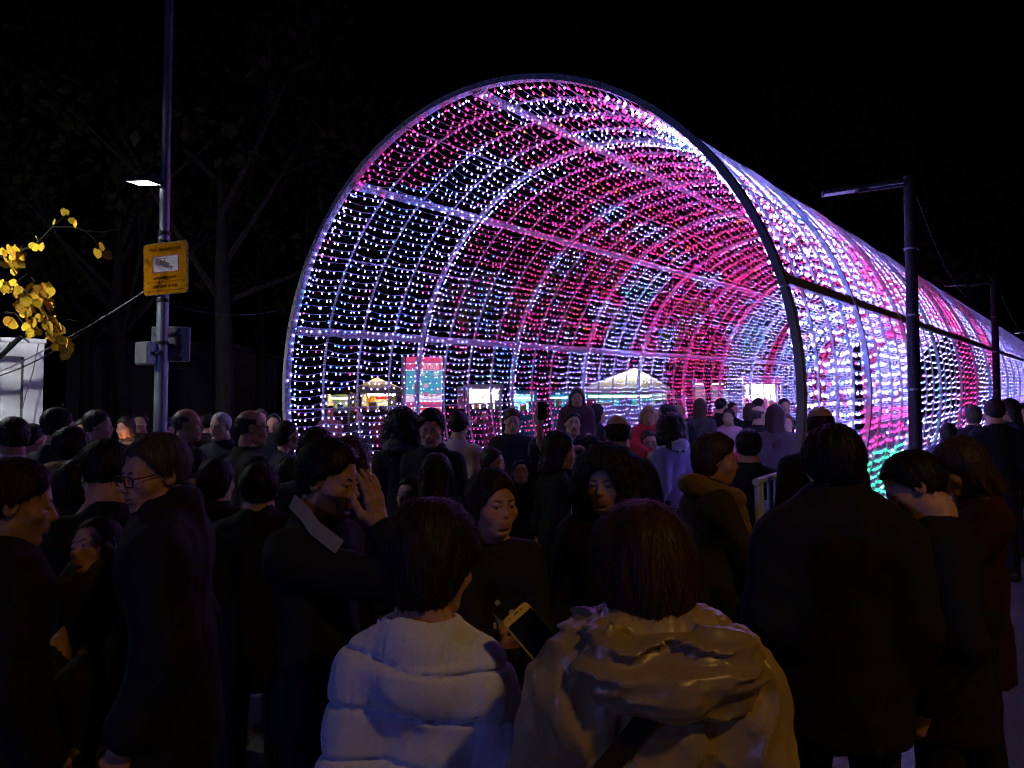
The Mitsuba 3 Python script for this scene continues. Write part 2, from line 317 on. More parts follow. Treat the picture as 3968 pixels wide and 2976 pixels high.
# ------------------------------------------------------------------ people: smooth-blended distance fields meshed by surface nets
class Field:
    def __init__(s, xs, ys, zs):
        s.ax = [np.asarray(a, np.float32) for a in (xs, ys, zs)]
        s.D = np.full([len(a) for a in s.ax], 0.15, np.float32)
    def view(s, lo, hi):
        sl = []
        for a, l, h in zip(s.ax, lo, hi):
            i, j = np.searchsorted(a, l), np.searchsorted(a, h, "right"); sl.append(slice(max(i - 1, 0), min(j + 1, len(a))))
        X, Y, Z = s.ax[0][sl[0]][:, None, None], s.ax[1][sl[1]][None, :, None], s.ax[2][sl[2]][None, None, :]
        return tuple(sl), X, Y, Z
    def add(s, prim, k=0.02, sub=False, m=None):
        fn, lo, hi = prim; m = (k + 0.03) if m is None else m
        sl, X, Y, Z = s.view(np.asarray(lo) - m, np.asarray(hi) + m)
        if 0 in s.D[sl].shape: return
        d = fn(X, Y, Z); a = s.D[sl]
        if sub:
            h = np.clip(0.5 - 0.5 * (a + d) / k, 0, 1); s.D[sl] = a + (-d - a) * h + k * h * (1 - h)
        else:
            h = np.clip(0.5 + 0.5 * (a - d) / k, 0, 1); s.D[sl] = a + (d - a) * h - k * h * (1 - h)
    def inter(s, fn, k=0.01):
        X, Y, Z = s.ax[0][:, None, None], s.ax[1][None, :, None], s.ax[2][None, None, :]
        d = np.broadcast_to(fn(X, Y, Z), s.D.shape); h = np.clip(0.5 - 0.5 * (d - s.D) / k, 0, 1)
        s.D = (d * (1 - h) + s.D * h + k * h * (1 - h)).astype(np.float32)
    def bump(s, fn, near=0.05):
        i = np.nonzero(np.abs(s.D) < near)
        P = np.stack([s.ax[k][i[k]] for k in range(3)], -1); s.D[i] += fn(P).astype(np.float32)
    def mesh(s):
        D = s.D; S = D < 0
        n = np.array(D.shape)
        c = sum(S[a:n[0]-1+a, b:n[1]-1+b, g:n[2]-1+g].astype(np.int8) for a in (0, 1) for b in (0, 1) for g in (0, 1))
        cells = np.argwhere((c > 0) & (c < 8))
        if len(cells) == 0: return np.zeros((0, 3)), np.zeros((0, 3), int)
        idx = np.full(n - 1, -1, np.int64); idx[tuple(cells.T)] = np.arange(len(cells))
        acc, cnt = np.zeros((len(cells), 3)), np.zeros(len(cells))
        for ax in range(3):
            o1, o2 = [k for k in range(3) if k != ax]
            for p in (0, 1):
                for q in (0, 1):
                    A = cells.copy(); A[:, o1] += p; A[:, o2] += q; B = A.copy(); B[:, ax] += 1
                    da, db = D[tuple(A.T)], D[tuple(B.T)]; m = (da < 0) != (db < 0)
                    t = np.where(m, da / np.where(m, da - db, 1), 0)
                    P = np.stack([s.ax[k][A[:, k]] for k in range(3)], -1).astype(float)
                    P[:, ax] += t * (s.ax[ax][B[:, ax]] - s.ax[ax][A[:, ax]])
                    acc[m] += P[m]; cnt[m] += 1
        V = acc / cnt[:, None]; F = []
        for ax in range(3):
            o1, o2 = [k for k in range(3) if k != ax]
            sh = [slice(None)] * 3; sh[ax] = slice(0, -1); sg = [slice(None)] * 3; sg[ax] = slice(1, None)
            e = np.argwhere(S[tuple(sh)] != S[tuple(sg)])
            ok = (e[:, o1] > 0) & (e[:, o2] > 0) & (e[:, o1] < n[o1] - 1) & (e[:, o2] < n[o2] - 1); e = e[ok]
            inside = S[tuple(e.T)]
            q = []
            for p, r in ((1, 1), (0, 1), (0, 0), (1, 0)):
                c_ = e.copy(); c_[:, o1] -= p; c_[:, o2] -= r; q.append(idx[tuple(c_.T)])
            q = np.stack(q, 1); flip = inside if ax == 1 else ~inside
            q[flip] = q[flip][:, ::-1]; F.append(q)
        q = np.vstack(F); q = q[(q >= 0).all(1)]
        return V, np.vstack([q[:, [0, 1, 2]], q[:, [0, 2, 3]]])
def cap(p, q, r1, r2=None, R=None, o=None, sy=1.0):
    """Round cone from p to q; sy squeezes it along local y."""
    p, q = np.asarray(p, float), np.asarray(q, float); r2 = r1 if r2 is None else r2
    W = lambda a: a if R is None else R @ a + o
    r = max(r1, r2); pts = np.stack([W(p), W(q)])
    lo, hi = pts.min(0) - r, pts.max(0) + r
    ba = (q - p) * np.array([1, 1 / sy, 1]); L = max(ba @ ba, 1e-9)
    def fn(X, Y, Z):
        if R is not None:
            x, y, z = X - o[0], Y - o[1], Z - o[2]
            X, Y, Z = R[0, 0]*x + R[1, 0]*y + R[2, 0]*z, R[0, 1]*x + R[1, 1]*y + R[2, 1]*z, R[0, 2]*x + R[1, 2]*y + R[2, 2]*z
        x, y, z = X - p[0], (Y - p[1]) / sy, Z - p[2]
        t = np.clip((x * ba[0] + y * ba[1] + z * ba[2]) / L, 0, 1)
        return (np.sqrt((x - t*ba[0])**2 + (y - t*ba[1])**2 + (z - t*ba[2])**2) - (r1 + (r2 - r1) * t)) * min(sy, 1)
    return fn, lo, hi
def ell(c, r, R=None, o=None):
    c, r = np.asarray(c, float), np.asarray(r, float)
    w = c if R is None else R @ c + o; m = r.max() if R is not None else r
    def fn(X, Y, Z):
        if R is not None:
            x, y, z = X - o[0], Y - o[1], Z - o[2]
            X, Y, Z = R[0, 0]*x + R[1, 0]*y + R[2, 0]*z, R[0, 1]*x + R[1, 1]*y + R[2, 1]*z, R[0, 2]*x + R[1, 2]*y + R[2, 2]*z
        x, y, z = X - c[0], Y - c[1], Z - c[2]
        k0 = np.sqrt((x/r[0])**2 + (y/r[1])**2 + (z/r[2])**2); k1 = np.sqrt((x/r[0]**2)**2 + (y/r[1]**2)**2 + (z/r[2]**2)**2)
        return k0 * (k0 - 1) / np.maximum(k1, 1e-6)
    return fn, w - m, w + m
def grid(lo, hi, st): return np.arange(lo - st * 2, hi + st * 2.01, st)
def fine(lo, hi, f0, f1, cs, fs):
    return np.concatenate([np.arange(f0 - cs, lo - cs, -cs)[::-1], np.arange(f0, f1, fs), np.arange(f1, hi + cs, cs)])

SKIN = {"fair": (0.52, 0.28, 0.185), "tan": (0.42, 0.23, 0.14), "olive": (0.36, 0.20, 0.125), "pale": (0.56, 0.35, 0.26)}
HAIRC = {"black": (0.012, 0.010, 0.009), "dark": (0.022, 0.014, 0.010), "brown": (0.06, 0.034, 0.02), "auburn": (0.052, 0.023, 0.014), "grey": (0.065, 0.06, 0.056), "blond": (0.34, 0.22, 0.11), "white": (0.45, 0.44, 0.43)}

def hand(curl, st, thumb=0.5, spread=1.0):
    """A right hand: wrist at the origin, fingers along +y, palm towards -z, thumb on the -x side."""
    f = Field(grid(-0.085, 0.06, st), grid(-0.04, 0.215, st), grid(-0.12, 0.035, st))
    xs = np.array([-0.031, -0.0105, 0.0105, 0.030])
    for x in xs: f.add(cap((x * 0.55, 0.0, 0), (x, 0.085, 0), 0.0165, 0.0125, sy=1.0), 0.016)
    f.add(cap((0, -0.05, 0), (0, 0.02, 0), 0.024, 0.025), 0.02)
    L = [(0.042, 0.026, 0.020), (0.047, 0.030, 0.021), (0.043, 0.028, 0.020), (0.033, 0.021, 0.018)]
    for i, x in enumerate(xs):
        p = np.array([x, 0.088, 0.0]); a = 0.0; sp = (x * 2.2) * spread; c = curl[i] if np.ndim(curl) else curl
        for j, l in enumerate(L[i]):
            a += c * (0.8, 1.0, 0.7)[j]
            q = p + l * np.array([math.sin(sp) * math.cos(a), math.cos(a) * math.cos(sp), -math.sin(a)])
            f.add(cap(p, q, 0.0098 - 0.0009 * j, 0.0090 - 0.0009 * j), 0.005 if j else 0.009); p = q
    p = np.array([-0.022, 0.022, -0.006]); pts = [p, p + np.array([-0.026, 0.028, -0.012 - 0.02 * thumb]), p + np.array([-0.034 + 0.02 * thumb, 0.062, -0.02 - 0.035 * thumb]), p + np.array([-0.034 + 0.034 * thumb, 0.088, -0.024 - 0.05 * thumb])]
    for j in range(3): f.add(cap(pts[j], pts[j + 1], 0.0145 - 0.002 * j, 0.0125 - 0.002 * j), 0.010)
    return f.mesh()

def head_prims(R, o, s, soft=0.0):
    """(primitive, blend, subtract) of a head of height 0.24 s in the frame R, o; y is forward. soft: 0 a man's face, 0.6 a woman's, 1 a child's."""
    C = lambda p, q, r1, r2=None: cap(np.array(p) * s, np.array(q) * s, r1 * s, (r2 or r1) * s, R, o)
    E = lambda c, r: ell(np.array(c) * s, np.array(r) * s, R, o)
    h, jz = 1 - soft, -0.072 + 0.006 * soft
    out = [(E((0, -0.016, 0.030), (0.076, 0.094, 0.088)), 0.02, 0), (E((0, 0.022, -0.045), (0.060 - 0.003 * soft, 0.066, 0.070 - 0.004 * soft)), 0.035, 0),
           (E((0, 0.061 - 0.004 * soft, -0.098 + 0.010 * soft), (0.026 - 0.007 * soft, 0.022, 0.019 - 0.003 * soft)), 0.028, 0)]
    for x in (-1, 1): out.append((C(((0.052 - 0.007 * soft) * x, 0.0, jz), (0.02 * x, 0.056, -0.10 + 0.012 * soft), 0.014, 0.016), 0.03, 0))
    out.append((C((-0.036, 0.066 - 0.006 * soft, 0.022), (0.036, 0.066 - 0.006 * soft, 0.022), 0.013 - 0.002 * soft), 0.02 + 0.008 * soft, 0))
    for x in (-1, 1):
        out += [(E((0.043 * x, 0.050 + 0.002 * soft, -0.024 - 0.004 * soft), (0.024 + 0.004 * soft, 0.026, 0.021 + 0.006 * soft)), 0.024, 0), (E((0.0325 * x, 0.089, -0.001), (0.0185, 0.0165 - 0.003 * soft, 0.0125)), 0.012, 1),
                (E((0.0315 * x, 0.0722, 0.0072 + 0.0008 * soft), (0.0165, 0.0150, 0.0074)), 0.006, 0), (E((0.0315 * x, 0.0705, -0.0105 - 0.0010 * soft), (0.0155, 0.0135, 0.0055)), 0.006, 0)]
    nr = 1 - 0.22 * soft; nt = 0.101 - 0.006 * soft
    out += [(C((0, 0.078 - 0.002 * soft, 0.012), (0, nt, -0.024), 0.0075 * nr, 0.0102 * nr), 0.013, 0), (E((0, nt, -0.0265), (0.0115 * nr, 0.0120 * nr, 0.0100 * nr)), 0.008, 0)]
    for x in (-1, 1): out += [(E((0.0115 * nr * x, nt - 0.011, -0.031), (0.0085 * nr, 0.0115 * nr, 0.0075 * nr)), 0.008, 0), (E((0.0062 * nr * x, nt - 0.003, -0.0395), (0.0040 * nr, 0.006, 0.0038)), 0.003, 1)]
    lp = 1 + 0.18 * soft
    out += [(E((0, 0.076 - 0.002 * soft, -0.058), (0.030, 0.016, 0.024)), 0.02, 0), (E((0, 0.0885 - 0.002 * soft, -0.0565), (0.0225 - 0.002 * soft, 0.0095, 0.0060 * lp)), 0.006, 0), (E((0, 0.0865 - 0.002 * soft, -0.0690), (0.0190 - 0.002 * soft, 0.0098, 0.0066 * lp)), 0.006, 0),
            (C((-0.022, 0.0905 - 0.002 * soft, -0.0625), (0.022, 0.0905 - 0.002 * soft, -0.0625), 0.0021), 0.004, 1), (E((0, 0.084 - 0.003 * soft, -0.0825), (0.02, 0.008, 0.0055)), 0.010, 1)]
    for x in (-1, 1):
        out += [(E((0.077 * x, -0.012, -0.006), (0.0095, 0.020, 0.031)), 0.008, 0), (E((0.084 * x, -0.008, -0.002), (0.0055, 0.0115, 0.018)), 0.004, 1)]
    return out

from scipy.spatial import cKDTree
def ribbons(m, ho, Rh, hs, st, Y, length):
    """Loose strands lying over the hair's surface and lifting off it, as fine ribbons."""
    tm = trimesh.Trimesh(m[0], m[1], process=False); N = np.array(tm.vertex_normals); V = np.asarray(m[0]); tr = cKDTree(V)
    r = np.random.default_rng(int(abs(ho[2]) * 1e5) % 9999); n = 5200 if Y < 2.0 else 3000 if Y < 3.4 else 1100
    if st == "curly": n = int(n * 1.3)
    p = V[r.integers(len(V), size=n)] + r.normal(0, 0.003, (n, 3)); crown = ho + Rh @ (np.array([0, -0.055, 0.13]) * hs)
    bun = ho + Rh @ (np.array([0, -0.12, 0.03]) * hs) if st == "tied" else ho + Rh @ (np.array([0, -0.08, 0.11]) * hs) if st == "bun" else None
    K_, step = 6, length / 5 * r.uniform(0.6, 1.5, n)[:, None]; w = 0.0006 if Y < 2.0 else 0.0008 if Y < 3.4 else 0.0014; lift = np.abs(r.normal(0, 1, n)) * (0.012 if st == "curly" else 0.0045) * np.where(r.random(n) < 0.18, 3.4, 1.0); ph = r.uniform(0, 6.28, n)
    P, S = [], []
    for k in range(K_):
        _, i = tr.query(p); nn = N[i]
        q = p - ((p - V[i]) * nn).sum(1, keepdims=True) * nn
        if bun is not None: d = bun - q
        else: d = (q - crown); d /= np.linalg.norm(d, axis=1, keepdims=True) + 1e-6; d = d * 0.9 + np.array([0, 0, -0.75])
        d = d - (d * nn).sum(1, keepdims=True) * nn; d /= np.linalg.norm(d, axis=1, keepdims=True) + 1e-6
        sd = np.cross(nn, d); d = d + sd * (r.normal(0, 0.16, (n, 1)) + (0.9 * np.sin(ph + k * 1.6)[:, None] if st == "curly" else 0))
        pos = q + nn * (0.0012 + lift * (k / (K_ - 1)) ** 1.5 * (1.0 if st not in ("tied", "bun") else 0.4))[:, None]
        ww = w * (1 - 0.7 * k / (K_ - 1)); P += [pos - sd * ww, pos + sd * ww]; p = q + d * step
    v = np.stack(P, 1).reshape(-1, 3); b = 2 * K_ * np.arange(n)[:, None]
    f = np.vstack([np.hstack([b + 2 * k, b + 2 * k + 1, b + 2 * k + 3]) for k in range(K_ - 1)] + [np.hstack([b + 2 * k, b + 2 * k + 3, b + 2 * k + 2]) for k in range(K_ - 1)])
    return v, f
def strap(t, name, pts, Y, width, color, off=0.004):
    """A strap laid on the nearest (camera side) surface of t's coat along the pixels pts."""
    cv = LM[t]["coat_v"]; tr = cKDTree(cv[:, [0, 2]]); L = []
    pts = np.array(pts, float); s = np.linspace(0, len(pts) - 1, 26); uvp = np.stack([np.interp(s, np.arange(len(pts)), pts[:, k]) for k in (0, 1)], 1)
    for u, v in uvp:
        q = at(u, v, Y); i = tr.query_ball_point([q[0], q[2]], 0.03)
        L.append([q[0], (cv[i, 1].min() if i else np.nan), q[2]])
    L = np.array(L); ok = ~np.isnan(L[:, 1]); L = L[ok]; L[:, 1] = np.convolve(np.pad(L[:, 1], 2, "edge"), np.ones(5) / 5, "valid") - off
    tg = np.gradient(L, axis=0); tg /= np.linalg.norm(tg, axis=1, keepdims=True); nrm = np.array([0, -1.0, 0]); sd = np.cross(tg, nrm); sd /= np.linalg.norm(sd, axis=1, keepdims=True)
    rings = [np.stack([p - a * width / 2, p - a * width / 2 + nrm * 0.003, p + a * width / 2 + nrm * 0.003, p + a * width / 2]) for p, a in zip(L, sd)]
    put(name, sweep_rings(rings), "m_cloth", t, color=color)
LM = {}
def person(u, v, Y, face, label, H=None, look=(0, 0, 0), skin="fair", hair=("short", "dark"), coat=(0.02, 0.02, 0.022), legs=(0.015, 0.016, 0.022), coat_len=0.86, fat=1.0, puff=0.0, child=False,
           arms=(None, None), fist=0.9, det=None, group=None, mat="m_cloth", shw=1.0, colr=0.0, drop=0.0, hsc=1.0, scarf=None, collar=None, hood=None, lean=0.0, base=None, sit=None, quilt=False, glasses=None, beard=None, shade=None, wr=None, hands=None, hat=None, headw=1.0, male=True, noface=False, folds=1.0):
    top = at(u, v, Y); h = math.radians(face); Rw = rotz(-h)
    g = gz(top[0], top[1]) if base is None else base
    if H is None: H = top[2] - g
    hs = 0.97 if not child else 0.80 + 0.12 * min(1, max(0, (H - 1.0) / 0.5))
    hs *= hsc
    det = (0.0048 if Y < 3.4 else 0.0075 if Y < 7 else 0.011 if Y < 9.5 else 0.015) if det is None else det
    ht = 0.012 * max(1.0, headw) if hair and hair[0] not in ("bald", "none") else 0.004
    piv = H - 0.22 * hs - ht; b = (piv - drop) / 1.48; wscale = (b * 0.5 + 0.5) * (0.98 if male else 0.90) * (1 if not child else 0.92)
    org = np.array([top[0], top[1], g])                              # local origin on the ground below the head
    Rh = rotz(-math.radians(look[0])) @ rotx(math.radians(look[1])) @ roty(math.radians(look[2]))
    Lp = np.array([0, 0.0, piv]); ho = Lp + Rh @ (np.array([0, 0.02, 0.10]) * hs)
    org[:2] -= (Rw @ np.array([ho[0], ho[1] - 0.02, 0]))[:2]
    toL = lambda w: Rw.T @ (np.asarray(w, float) - org)
    t = thing("person", label, "person", group)
    def out(name, m, bsdf, parent=t, color=None, smooth=True, **kw):
        if len(m[0]) == 0: return None
        return put(name, (m[0] @ Rw.T + org, m[1]), bsdf, parent, smooth=smooth, color=color, **kw)
    J = lambda x, y, z: np.array([x * wscale, y + lean * max(0, z - 0.95) , z * b])
    # joints
    sh = [J(-0.172 * shw, -0.015, 1.335), J(0.172 * shw, -0.015, 1.335)]
    A = []
    for i, s in enumerate((-1, 1)):
        if arms[i] is None: A.append((J(s * 0.215 * shw, -0.05, 1.07), J(s * 0.205 * shw, 0.05, 0.84)))
        else:
            e, w = arms[i]
            A.append(tuple(toL(p[1:]) if isinstance(p[0], str) else J(*p) for p in (e, w)))
    Lg = sit if sit is not None else [(J(s * 0.095, 0.0, 0.90), J(s * 0.105, 0.015, 0.49), J(s * 0.11, -0.02, 0.075)) for s in (-1, 1)]
    Lg = [tuple(np.asarray(p, float) for p in l) for l in Lg]
    # ---- body: one continuous skin surface
    allp = np.array([p for a in A for p in a] + [p for l in Lg for p in l] + sh)
    lo, hi = np.minimum(allp.min(0) - 0.12, [-0.25, -0.2, 0]), np.maximum(allp.max(0) + 0.12, [0.25, 0.22, H])
    cs = max(0.028, det * 2.2); q = 0.150 * hs
    f = Field(fine(lo[0], hi[0], ho[0] - q, ho[0] + q, cs, det), fine(lo[1], hi[1], ho[1] - q, ho[1] + q, cs, det), fine(lo[2], H + 0.06, ho[2] - q, ho[2] + q, cs, det))
    f.add(cap(J(0, 0, 1.0), J(0, 0, 1.30), 0.105 * wscale * fat, 0.125 * wscale * fat, sy=0.62), 0.04)
    f.add(cap(J(-0.12, -0.01, 1.335), J(0.12, -0.01, 1.335), 0.045), 0.05); f.add(cap(J(0, 0, 0.92), J(0, 0, 1.0), 0.11 * wscale * fat, 0.105 * wscale * fat, sy=0.7), 0.04)
    for i in (0, 1):
        f.add(cap(sh[i], A[i][0], 0.042, 0.034), 0.03); f.add(cap(A[i][0], A[i][1], 0.034, 0.026), 0.02)
        f.add(cap(Lg[i][0], Lg[i][1], 0.068, 0.05), 0.03); f.add(cap(Lg[i][1], Lg[i][2], 0.048, 0.036), 0.02); f.add(cap(Lg[i][2], Lg[i][2] + np.array([0, 0.10, -0.035]), 0.034, 0.026), 0.02)
    nk = 0.054 * hs * (1.0 if male and not child else 0.86)
    f.add(cap(J(0, -0.025, 1.34), ho + Rh @ (np.array([0, -0.022, -0.06]) * hs), nk * 1.12, nk), 0.03)
    for s in (-1, 1): f.add(cap(ho + Rh @ (np.array([s * 0.02, -0.035, -0.10]) * hs), J(s * 0.12, -0.02, 1.345), 0.034, 0.034), 0.04)
    soft = 1.0 if child else 0.0 if male else 0.62
    for pr, k, sub in head_prims(Rh, ho, hs, soft): f.add(pr, k * hs, sub=bool(sub), m=k * hs + 0.02)
    V, Fc = f.mesh()
    sc = np.array(SKIN[skin])
    mul = 0.92 + 0.16 * meshkit.fbm(V * 40, 3) + 0.10 * (meshkit.noise(V * 260, seed=3) - 0.5)
    hl = (V - ho) @ Rh / hs                                          # head-local positions: lips are redder
    lip = np.exp(-(hl[:, 0] / 0.023) ** 4 - ((hl[:, 2] + 0.0625) / 0.0115) ** 4) * (hl[:, 1] > 0.07)
    bl, sc2 = lip, sc * np.array([0.80, 0.52, 0.56])
    if beard:
        bm = (hl[:, 2] < -0.035) & (hl[:, 1] > 0.0) & (hl[:, 2] > -0.13) & (lip < 0.3); nb = meshkit.fbm(hl * 160, 2)
        bl = np.where(bm, 0.75, 0.0); sc2 = np.array(HAIRC[beard]) * 1.4; mul = np.where(bm, 0.7 + 0.6 * nb, mul)
    ms, mus = [(V, Fc)], [mul]
    hst = 0.0036 if Y < 2.9 else 0.006 if Y < 7 else 0.010
    for i, s in enumerate((-1, 1)):
        d = A[i][1] - A[i][0]; d /= np.linalg.norm(d); curl, th, nrm = fist, 0.6, None
        if hands and hands[i]: d, nrm, curl, th = hands[i]; d, nrm = np.asarray(d, float), np.asarray(nrm, float)
        d = d / np.linalg.norm(d)
        z = np.array([s, -0.2, 0.1]) if nrm is None else nrm
        z = z - (z @ d) * d; z /= np.linalg.norm(z); x = np.cross(d, z)
        hv, hf = hand(curl, hst, th)
        if s < 0: hv = hv * [-1, 1, 1]; hf = hf[:, ::-1]
        hk = 0.98 * (0.5 + 0.5 * b if not child else 0.82); hv = hv * hk @ np.stack([x, d, z]) + A[i][1]
        ms.append((hv, hf)); mus.append(0.94 + 0.12 * meshkit.fbm(hv * 60, 3))
    mu = np.concatenate(mus); out("body", cat_(ms), "m_skin", color=sc, mul=mu, color2=sc2, blend=np.concatenate([bl, np.zeros(len(mu) - len(bl))]))
    # ---- face details
    HL = lambda p: ho + Rh @ (np.asarray(p, float) * hs)
    if Y < 12.5 and not noface:
        ub = trimesh.creation.icosphere(2 if Y < 5 else 1, 1.0)
        for s in (-1, 1):
            vv = ub.vertices * 0.0132 * hs; c = HL((0.0315 * s, 0.0680, -0.0015)); ang = np.arccos(np.clip(ub.vertices[:, 1], -1, 1))
            ec = np.clip((0.58 - ang) / 0.10, 0, 1)
            out("eye", (vv @ Rh.T + c, np.array(ub.faces)), "m_paint", color=(0.38, 0.35, 0.33), color2=(0.022, 0.015, 0.010), blend=ec)
            if Y < 9:
                hx = HAIRC[hair[1]] if hair else HAIRC["dark"]
                pts = [HL((s * a, y, z)) for a, y, z in ((0.012, 0.0835, 0.0185), (0.024, 0.0835, 0.0225), (0.038, 0.0765, 0.0235), (0.050, 0.064, 0.0185))]
                bw = 1.0 if male and not child else 0.62
                out("eyebrow", tube(np.array(pts), np.array([0.0030, 0.0038, 0.0034, 0.0018]) * hs * bw, 6), "m_hair", color=np.array(hx) * 0.9)
    # ---- hair
    def strands(m, base, amp=0.35):
        l = (m[0] - ho) @ Rh / hs; a = np.arctan2(l[:, 0], l[:, 1] + 0.02)
        n = meshkit.fbm(np.stack([a * 16, l[:, 2] * 14, l[:, 1] * 14], -1), 3, seed=5)
        return 1 - amp + 2 * amp * n
    if hair and hair[0] != "none":
        st, hc = hair[0], HAIRC[hair[1]]; w = headw; r = 0.20 * hs; dn = {"long": 0.40, "curly": 0.34, "bob": 0.22}.get(st, 0.15) * hs
        rx = 0.27 * hs if st == "curly" else 0.19 * hs
        hd = det * 1.25
        f = Field(grid(ho[0] - rx, ho[0] + rx, hd), grid(ho[1] - rx, ho[1] + rx, hd), grid(ho[2] - dn, ho[2] + 0.22 * hs, hd))
        E = lambda c, r_: ell(np.array(c) * hs, np.array(r_) * hs, Rh, ho); C = lambda p, q_, a, b_=None: cap(np.array(p) * hs, np.array(q_) * hs, a * hs, (b_ or a) * hs, Rh, ho)
        loc = lambda X, Y_, Z: [Rh[0, k] * (X - ho[0]) + Rh[1, k] * (Y_ - ho[1]) + Rh[2, k] * (Z - ho[2]) for k in range(3)]
        th = {"bald": 0.003, "buzz": 0.004}.get(st, 0.011) * w
        f.add(E((0, -0.018, 0.031), (0.077 + th, 0.095 + th, 0.089 + th * 1.15)), 0.01)
        if st in ("short", "bald", "buzz", "bun", "crop", "tied"):
            nap = -0.072 if st != "crop" else -0.10 - 0.012 * (w - 1)
            hl_ = {"tied": -0.016, "bun": -0.008}.get(st, 0.002)
            f.inter(lambda X, Y_, Z: (lambda l: np.maximum(l[1] * 0.75 - l[2] * 0.66 - hl_ * hs + 0.010 * hs * np.sin(l[0] / hs * 70 + 1.3) * np.sin(l[0] / hs * 31), nap * hs - l[2]))(loc(X, Y_, Z)), 0.012)
            if st == "crop": f.add(E((0, -0.045, -0.025), (0.070 + 0.009 * w, 0.060 + 0.008 * w, 0.070 + 0.012 * min(w, 2))), 0.03)
            if st == "bald": f.inter(lambda X, Y_, Z: (lambda l: np.maximum(l[2] - 0.062 * hs + 0.10 * l[1], l[1] - 0.02))(loc(X, Y_, Z)), 0.02)
            if st == "bun": f.add(E((0, -0.075, 0.105), (0.042, 0.040, 0.036)), 0.015)
            if st == "tied": f.add(E((0, -0.118, 0.03), (0.034, 0.034, 0.034)), 0.015)
        elif st == "fringe":
            f.inter(lambda X, Y_, Z: (lambda l: np.maximum(l[1] * 0.96 - l[2] * 0.28 - 0.062 * hs, -0.085 * hs - l[2]))(loc(X, Y_, Z)), 0.012)
        else:
            if st in ("long", "bob"):
                e = -0.30 if st == "long" else -0.13
                f.add(cap(np.array((0, -0.062, 0.0)) * hs, np.array((0, -0.085, e)) * hs, 0.080 * hs, 0.088 * hs, Rh, ho, sy=0.62), 0.03)
                for s in (-1, 1): f.add(C((0.072 * s, -0.015, 0.01), (0.085 * s, -0.005, e * 0.95), 0.026, 0.032), 0.03)
                f.inter(lambda X, Y_, Z: (lambda l: np.maximum(l[1] * 0.80 - l[2] * 0.45 - 0.040 * hs, (e + 0.0) * hs - l[2] - 0.02))(loc(X, Y_, Z)), 0.012)
            if st == "curly":
                for c, rr in (((0, -0.03, 0.04), (0.125, 0.125, 0.115)), ((0.075, -0.02, -0.06), (0.085, 0.085, 0.13)), ((-0.075, -0.02, -0.06), (0.085, 0.085, 0.13)), ((0, -0.07, -0.10), (0.13, 0.085, 0.15))): f.add(E(c, rr), 0.05)
                f.bump(lambda P: 0.030 * (meshkit.fbm(P * 26, 3, seed=2) - 0.5), 0.08)
            f.add(E((0, 0.10, -0.035), (0.066 if st == "curly" else 0.058, 0.085, 0.105)), 0.02, sub=True)
        fr = 1.0 if st != "curly" else 1.3
        def comb(P):
            l = (P - ho) @ Rh / hs; a = np.arctan2(l[:, 0], l[:, 1] + 0.02)
            wc = min(w, 1.2); return fr * (0.010 * wc * (meshkit.fbm(np.stack([a * 9, l[:, 2] * 12, l[:, 1] * 12], -1), 3, seed=4) - 0.5) + 0.006 * wc * (meshkit.noise(np.stack([a * 30, l[:, 2] * 9, l[:, 1] * 9], -1), seed=9) - 0.5))
        if st not in ("bald", "buzz"): f.bump(comb, 0.03)
        m = f.mesh()
        if Y < 5.7 and len(m[0]): m = cat_([m, ribbons(m, ho, Rh, hs, st, Y, 0.012 if st in ("bald", "buzz") else 0.055 if st == "curly" else 0.035)])
        out("hair", m, "m_hair", color=hc, mul=strands(m, hc, 0.45))
    if hat:
        f = Field(grid(ho[0] - 0.17, ho[0] + 0.17, det * 1.3), grid(ho[1] - 0.22, ho[1] + 0.22, det * 1.3), grid(ho[2] - 0.12, ho[2] + 0.20, det * 1.3))
        f.add(ell(np.array((0, -0.016, 0.042)) * hs, np.array((0.094, 0.110, 0.10)) * hs, Rh, ho), 0.01)
        f.inter(lambda X, Y_, Z: -(Rh[0, 2] * (X - ho[0]) + Rh[1, 2] * (Y_ - ho[1]) + Rh[2, 2] * (Z - ho[2])) + 0.02 * hs, 0.01)
        for a in np.linspace(0, 2 * np.pi, 24, endpoint=False):
            p0, p1 = [np.array([0.094 * math.cos(x), -0.016 + 0.11 * math.sin(x), 0.03]) * hs for x in (a, a + 0.27)]; f.add(cap(p0, p1, 0.012, None, Rh, ho), 0.008)
        m = f.mesh(); out("hat", m, "m_cloth", color=hat, mul=0.75 + 0.5 * meshkit.fbm(m[0] * 120, 2))
    # ---- clothes
    ct = max(0.0068 if Y < 2.0 else 0.0085 if Y < 2.2 else 0.012 if Y < 3.6 else 0.018 if Y < 7 else 0.026, det)
    hem = coat_len * b; pf = 0.018 + puff
    lo2, hi2 = np.array(lo) - 0.12, np.array(hi) + 0.12; lo2[2] = min(hem - 0.05, allp[:4, 2].min() - 0.1); hi2[2] = piv + 0.10
    if sit is not None: lo2[2] = 0.80 * b
    f = Field(np.arange(lo2[0], hi2[0], ct), np.arange(lo2[1], hi2[1], ct), np.arange(lo2[2], hi2[2], ct))
    wf = wscale * fat
    J0 = J; J = lambda x, y, z: J0(x * shw, y, z)
    f.add(cap(J(0, 0, 1.02), J(0, -0.005, 1.29), 0.118 * wf + pf, 0.140 * wf + pf, sy=0.66), 0.05)
    f.add(cap(J(-0.115, -0.015, 1.325), J(0.115, -0.015, 1.325), 0.052 + pf, sy=0.95), 0.06)
    for s in (-1, 1): f.add(cap(J(0.02 * s, -0.03, 1.385), J(0.135 * s, -0.02, 1.340), 0.040 + pf * 0.8, 0.036 + pf), 0.05)
